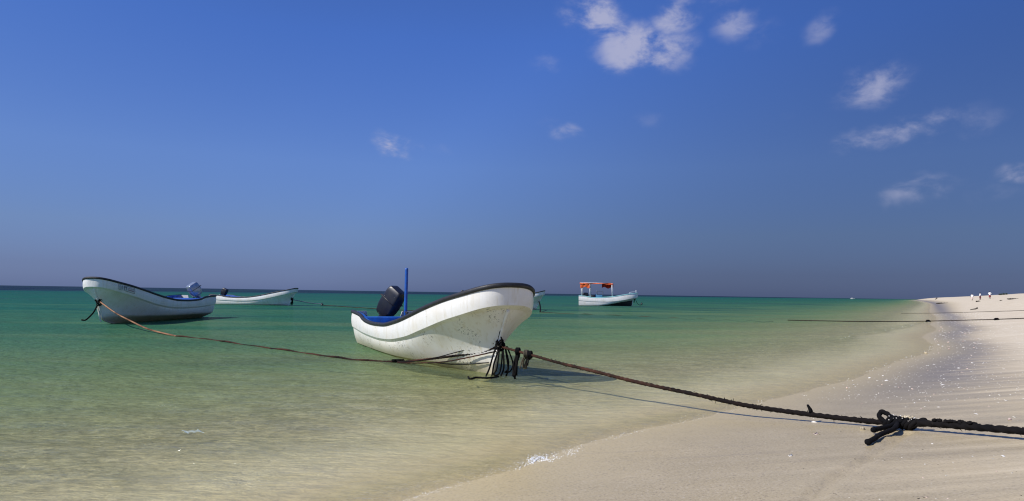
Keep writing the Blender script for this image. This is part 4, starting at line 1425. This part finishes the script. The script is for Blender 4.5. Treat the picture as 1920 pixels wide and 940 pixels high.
def sd_to_xy(s, d): return s * TS.x + d * TD.x, s * TS.y + d * TD.y
used = []
n_wet = n_dry = 0
zones = [  # pixel boxes and how many: where the photograph shows them
    ((1570, 660, 1800, 730), 52, 0.012, 0.036, 'wet'), ((1700, 606, 1840, 655), 80, 0.022, 0.060, 'wet'), ((1740, 640, 1850, 700), 34, 0.016, 0.042, 'wet'),
    ((1640, 720, 1800, 770), 16, 0.010, 0.024, 'dry'), ((1800, 690, 1918, 790), 30, 0.010, 0.026, 'dry'), ((1450, 745, 1640, 790), 8, 0.008, 0.016, 'dry'),
    ((1640, 830, 1918, 938), 30, 0.005, 0.013, 'front'), ((1380, 790, 1640, 938), 10, 0.005, 0.012, 'front')]
WHERE = {'wet': ('lying on the glossy grey wet sand', 'on the wet sand'),
         'dry': ('on the drying sand behind the rope', 'on the drying sand'),
         'front': ('on the sand in front of the thick rope', 'in front of the rope')}
LOOK = {0: ('white ribbed half shell', 'white half shells'), 1: ('flat broken piece of white shell', 'broken white shell pieces'), 2: ('pinkish pointed whelk shell', 'whelk shells'),
        3: ('pinkish ribbed half shell', 'pinkish half shells'), 4: ('flat broken piece of pinkish shell', 'broken pinkish shell pieces')}
for (x0, y0, x1, y1), n, s0, s1, z in zones:
    k = 0; tries = 0
    while k < n and tries < n * 20:
        tries += 1
        px, py = random.uniform(x0, x1), random.uniform(y0, y1)
        p = on_sand(px, py, floor=-0.5)
        if p is None or p.z < 0.012:
            continue
        if (Vector((p.x, p.y)) - Vector((KN.x, KN.y))).length < 0.35:
            continue
        q = random.random()
        kd = 0 if q < 0.3 else 1 if q < 0.70 else 2 if q < 0.78 else 3 if q < 0.88 else 4
        me = (SH[0], SH[1], SH[2], SHP[0], SHP[1])[kd]
        sz = s0 + (s1 - s0) * random.random() ** 2.2
        put(me.name.split('.')[0], me, p.x, p.y, sz, LOOK[kd][0] + ' ' + WHERE[z][0], 'shell', LOOK[kd][1] + ' ' + WHERE[z][1], random.uniform(.7, 1.1))
        k += 1
for k in range(44):
    px, py = random.uniform(1500, 1918), random.uniform(690, 938)
    p = on_sand(px, py, floor=-0.5)
    if p.z < 0.012: continue
    put('weed_scrap', SCR, p.x, p.y, random.uniform(0.006, 0.014), 'small dark scrap of weed dried onto the sand', 'weed', 'dark scraps on the sand', 0.5)
# finer crushed shell that nobody could count
cb = MB()
for k in range(2600):
    s = 10 + 66 * random.random() ** 1.4; w_ = float(shore_w(s)); dl = random.uniform(0.15, 3.4)
    x, y = sd_to_xy(s, w_ - dl)
    z = sand_at(x, y); r_ = random.uniform(0.003, 0.009) * (1 + s / 30)
    a = random.uniform(0, 6.28)
    c_, s_ = math.cos(a) * r_, math.sin(a) * r_
    cb.add([(x + c_, y + s_, z), (x - s_ * .6, y + c_ * .6, z), (x - c_ * .9, y - s_ * .9, z), (x + s_ * .5, y - c_ * .5, z), (x, y, z + r_ * 0.5)], [(0, 1, 4), (1, 2, 4), (2, 3, 4), (3, 0, 4)])
tag(cb.build('crushed_shell', M['shell'], None, smooth=False), 'fine crushed white shell strewn along the wet sand', 'shell grit', kind='stuff')

# foam where the little wave breaks
fb = MB()
def foam_at(px, py, r_):
    p = ground(px, py, 0.03)
    s, d = xy_to_sd(p.x, p.y)
    z = max(float(water_z(np.array([s]), np.array([d]))[0]), sand_at(p.x, p.y))
    fb.ball((p.x, p.y, z), (r_, r_, r_ * 0.55), 6, 4, 0.25)
for k in range(230):
    q = random.gauss(0.45, 0.28)
    px = 985 + 62 * q; py = 866 - 18 * q - 4 * math.sin(q * 5) + random.gauss(0, 3.2)
    foam_at(px, py, random.uniform(0.0025, 0.0075))
for k in range(60):
    px = random.gauss(1072, 10)
    foam_at(px, 844 - 0.2 * (px - 1072) + random.gauss(0, 4), random.uniform(0.002, 0.0055))
for k in range(420):
    px = 740 + 640 * (random.random() if k % 3 else random.choice((0.12, 0.3, 0.37, 0.52, 0.7, 0.86)) + random.gauss(0, 0.035))
    py = np.interp(px, [740, 900, 1000, 1100, 1200, 1300, 1380], [936, 889, 859, 828, 803, 783, 764])
    foam_at(px, py + random.gauss(0, 2.5), random.uniform(0.0015, 0.0035))
for k in range(110):     # bubbles along the edge farther up the beach and on the second wave
    s_ = random.uniform(9, 26) if k % 2 else random.uniform(24, 50)
    d_ = float(shore_w(s_)) + random.gauss(0.03, 0.05) if k % 2 else float(edge2(s_)) + 0.12 * math.sin(s_ * 0.9) + random.gauss(-0.05, 0.06)
    x_, y_ = sd_to_xy(s_, d_)
    z_ = max(float(water_z(np.array([s_]), np.array([d_]))[0]), sand_at(x_, y_))
    r_ = random.uniform(0.003, 0.006) * (1 + s_ / 32)
    fb.ball((x_, y_, z_), (r_, r_, r_ * 0.5), 6, 4, 0.25)
tag(fb.build('sea_foam', M['foam']), 'white bubbles where the small wave laps onto the sand', 'foam', kind='stuff')

# thin scrap of plastic film floating in the shallows
p = ground(362, 810, 0.012)
e = MB(); rows = []
for i in range(15):
    row = []
    for j in range(6):
        a, b = (i / 14 - 0.5), (j / 5 - 0.5)
        row.append((a * 0.20 * (1 - 1.6 * b * b) + 0.02 * math.sin(b * 7 + a * 4) + random.uniform(-.006, .006), b * (0.06 + 0.06 * math.cos(a * 3.0)) + 0.02 * math.sin(a * 7) + random.uniform(-.006, .006), 0.012 * math.sin(a * 11 + b * 3) * math.cos(b * 5) + 0.004))
    rows.append(row)
e.grid(rows)
sc_ = e.build('plastic_scrap', M['film'])
sc_.location = p
tag(sc_, 'pale bluish scrap of thin plastic floating in the shallow water', 'litter')

# driftwood and weed heaps farther along
def drift(px, py, wpx, hpx, label, name, mat):
    p = on_sand(px, py)
    sc = p.y / FOC / 1.0
    w, h = wpx * sc, hpx * sc
    e = empty(name, p, random.uniform(-0.3, 0.3))
    tag(e, label, 'driftwood' if 'wood' in name else 'weed')
    b = MB()
    if 'wood' in name:
        b.tube(smooth_path([(-w * .5, 0, h * .08), (-w * .15, 0.05 * w, h * .25), (w * .2, -0.03 * w, h * .45), (w * .5, 0, h * .8)], 5), lambda q: h * (0.10 + 0.20 * q), 9)
        b.tube([(w * .1, 0, h * .35), (w * .3, w * .2, h * .2)], [h * .14, h * .08], 7)
        b.build('log', mat, e)
    else:
        for k in range(26):
            q = random.uniform(-.5, .5)
            b.ball((q * w, random.uniform(-.12, .12) * w, h * 0.22 * (1 - abs(q))), (w * random.uniform(.05, .12), w * random.uniform(.04, .1), h * random.uniform(.2, .5)), 7, 5, 0.3)
        b.build('heap', mat, e)
drift(1826, 581.5, 13, 5, 'dark wedge-shaped log lying on the sand behind the thin brown rope', 'driftwood_log', M['driftwood'])
drift(1766, 569.5, 20, 3, 'long low heap of weed at the edge of the far water', 'weed_heap', M['driftwood'])
drift(1834, 566, 8, 3.2, 'small dark heap of weed on the beach at the feet of the walkers', 'weed_heap', M['scrap'])
drift(1900, 561.3, 19, 3, 'long brown heap of weed on the beach beyond the three people', 'weed_heap', M['driftwood'])
drift(1877, 564, 4, 2, 'small brown weed clump beside the long heap on the pale sand', 'weed_heap', M['driftwood'])
drift(1755, 562, 4, 4, 'stubby dark post of driftwood at the far sand spit', 'driftwood_stump', M['driftwood'])

# shrubs on the far crest
def shrub(px, py, wpx, hpx, label):
    d = ray(px, py); dist = 330.0
    dd = Vector((d.x, d.y)).normalized() * dist
    z = sand_at(dd.x, dd.y)
    e = empty('dune_shrub', (dd.x, dd.y, z))
    tag(e, label, 'shrub', 'dark shrubs on the far dune')
    w, h = wpx * dist / FOC, hpx * dist / FOC
    f = MB()
    for k in range(420):
        a, b, c = random.gauss(0, .28), random.gauss(0, .28), abs(random.gauss(0, .4))
        c0 = Vector((a * w, b * w, h * (0.15 + c)))
        s = random.uniform(0.06, 0.16)
        u = Vector((random.uniform(-1, 1), random.uniform(-1, 1), random.uniform(-1, 1))).normalized()
        v_ = u.orthogonal().normalized() * s
        f.add([c0 + u * s, c0 + v_ * .5, c0 - u * s, c0 - v_ * .5], [(0, 1, 2, 3)])
    f.build('foliage', M['leaf'], e, smooth=False)
    st = MB()
    for k in range(6):
        a = 6.28 * k / 6
        st.tube([(0, 0, -0.1), (0.15 * w * math.cos(a), 0.15 * w * math.sin(a), h * .4), (0.28 * w * math.cos(a), 0.28 * w * math.sin(a), h * .75)], [.05, .035, .015], 5)
    st.build('stem', M['bark'], e)
shrub(1876, 556, 4, 2.2, 'dark shrub on the far dune crest, on the sea side of the largest one')
shrub(1882, 555.5, 5, 2.6, 'largest dark shrub on the far dune crest, between two smaller ones')
shrub(1887, 555.5, 3, 2.0, 'smallest dark shrub on the far dune crest, on the inland side')

# ------------------------------------------------------------------ people far along the beach
def skin_mesh(name, verts, edges, radii, mat, parent, sub=1):
    me = bpy.data.meshes.new(name)
    me.from_pydata(verts, edges, [])
    o = bpy.data.objects.new(name, me)
    COL.objects.link(o)
    md = o.modifiers.new('skin', 'SKIN')
    sv = me.skin_vertices[0].data
    for i, r in enumerate(radii):
        sv[i].radius = (r, r) if isinstance(r, (int, float)) else r
    sv[0].use_root = True
    md.use_smooth_shade = True
    sb = o.modifiers.new('sub', 'SUBSURF'); sb.levels = sub; sb.render_levels = sub
    me.materials.append(mat)
    o.parent = parent
    return o
def person(px, py, h, facing, stride, label, shirt, skirt, arm=0.0):
    p = on_sand(px, py)
    e = empty('person', p, facing)
    tag(e, label, 'person', 'people walking on the beach')
    k = h / 1.7
    s = stride
    V = [(0, 0, .95), (0, 0, 1.2), (0, 0, 1.42), (0, 0, 1.50), (0.02, 0, 1.60), (0.01, 0, 1.68),
         (0, .09, .90), (s * .5, .10, .50), (s, .10, .08), (s + .14, .10, .04),
         (0, -.09, .90), (-s * .3, -.10, .48), (-s, -.10, .09), (-s + .13, -.10, .04),
         (0, .19, 1.40), (-.06 - arm * .1, .26, 1.12), (.06 + arm * .2, .27, .90), (.09 + arm * .25, .27, .80),
         (0, -.19, 1.40), (.06 + arm * .3, -.26, 1.14), (.14 + arm * .5, -.25, .95 + arm * .2), (.17 + arm * .58, -.24, .86 + arm * .25)]
    E_ = [(0, 1), (1, 2), (2, 3), (3, 4), (4, 5), (0, 6), (6, 7), (7, 8), (8, 9), (0, 10), (10, 11), (11, 12), (12, 13), (2, 14), (14, 15), (15, 16), (16, 17), (2, 18), (18, 19), (19, 20), (20, 21)]
    Rr = [(.12, .16), (.11, .15), (.10, .16), .055, .095, .085, .10, .07, .045, .035, .10, .07, .045, .035, .06, .045, .035, .035, .06, .045, .035, .035]
    body = skin_mesh('body', [(a * k, b * k, c * k) for a, b, c in V], E_, [tuple(q * k for q in r) if isinstance(r, tuple) else r * k for r in Rr], M['skin'], e)
    sh = MB()
    rows = []
    for z, hx, hy in ((.86, .16, .20), (1.0, .155, .195), (1.2, .145, .20), (1.36, .135, .225), (1.44, .09, .17), (1.49, .065, .075)):
        rows.append([(hx * k * math.cos(2 * math.pi * q / 14), hy * k * math.sin(2 * math.pi * q / 14), z * k) for q in range(14)])
    sh.grid(rows, closed_v=True, flip=True)
    for a, b in ((14, 15), (18, 19)):
        A, B = Vector(V[a]) * k, Vector(V[b]) * k
        sh.tube([A - (B - A) * 0.1, A.lerp(B, .5), B], [.085 * k, .075 * k, .07 * k], 8)
    sh.build('shirt', shirt, e)
    sk = MB(); rows = []
    for z, hx, hy, cx in ((.97, .145, .185, 0), (.85, .165, .205, 0), (.6, .15 + s * .25, .19, 0), (.36, .13 + s * .5, .18, 0)):
        rows.append([(hx * k * math.cos(2 * math.pi * q / 14), hy * k * math.sin(2 * math.pi * q / 14), z * k) for q in range(14)])
    sk.grid(rows, closed_v=True, flip=True)
    sk.build('wrap_skirt', skirt, e)
    hb = MB().ball((0.0, 0, 1.655 * k), (.105 * k, .098 * k, .095 * k), 10, 7)
    hb.v = [v for v in hb.v]
    hb.build('hair', M['hair'], e)
    fb_ = MB()
    fb_.ball((.105 * k, .035 * k, 1.625 * k), .012 * k, 6, 4).ball((.105 * k, -.035 * k, 1.625 * k), .012 * k, 6, 4)
    fb_.build('eyes', M['hair'], e)
    return e
person(1823, 564.0, 1.68, R(200), 0.16, 'person in white shirt and pale pink wrap walking on the beach', M['shirt'], M['shell_pink'])
person(1838, 562.6, 1.72, R(150), 0.10, 'person in white shirt and dark red wrap standing on the beach', M['shirt'], M['darkred'])
person(1856, 560.4, 1.70, R(20), 0.34, 'person in white shirt and maroon wrap striding with one arm out', M['shirt'], M['maroon'], 0.7)
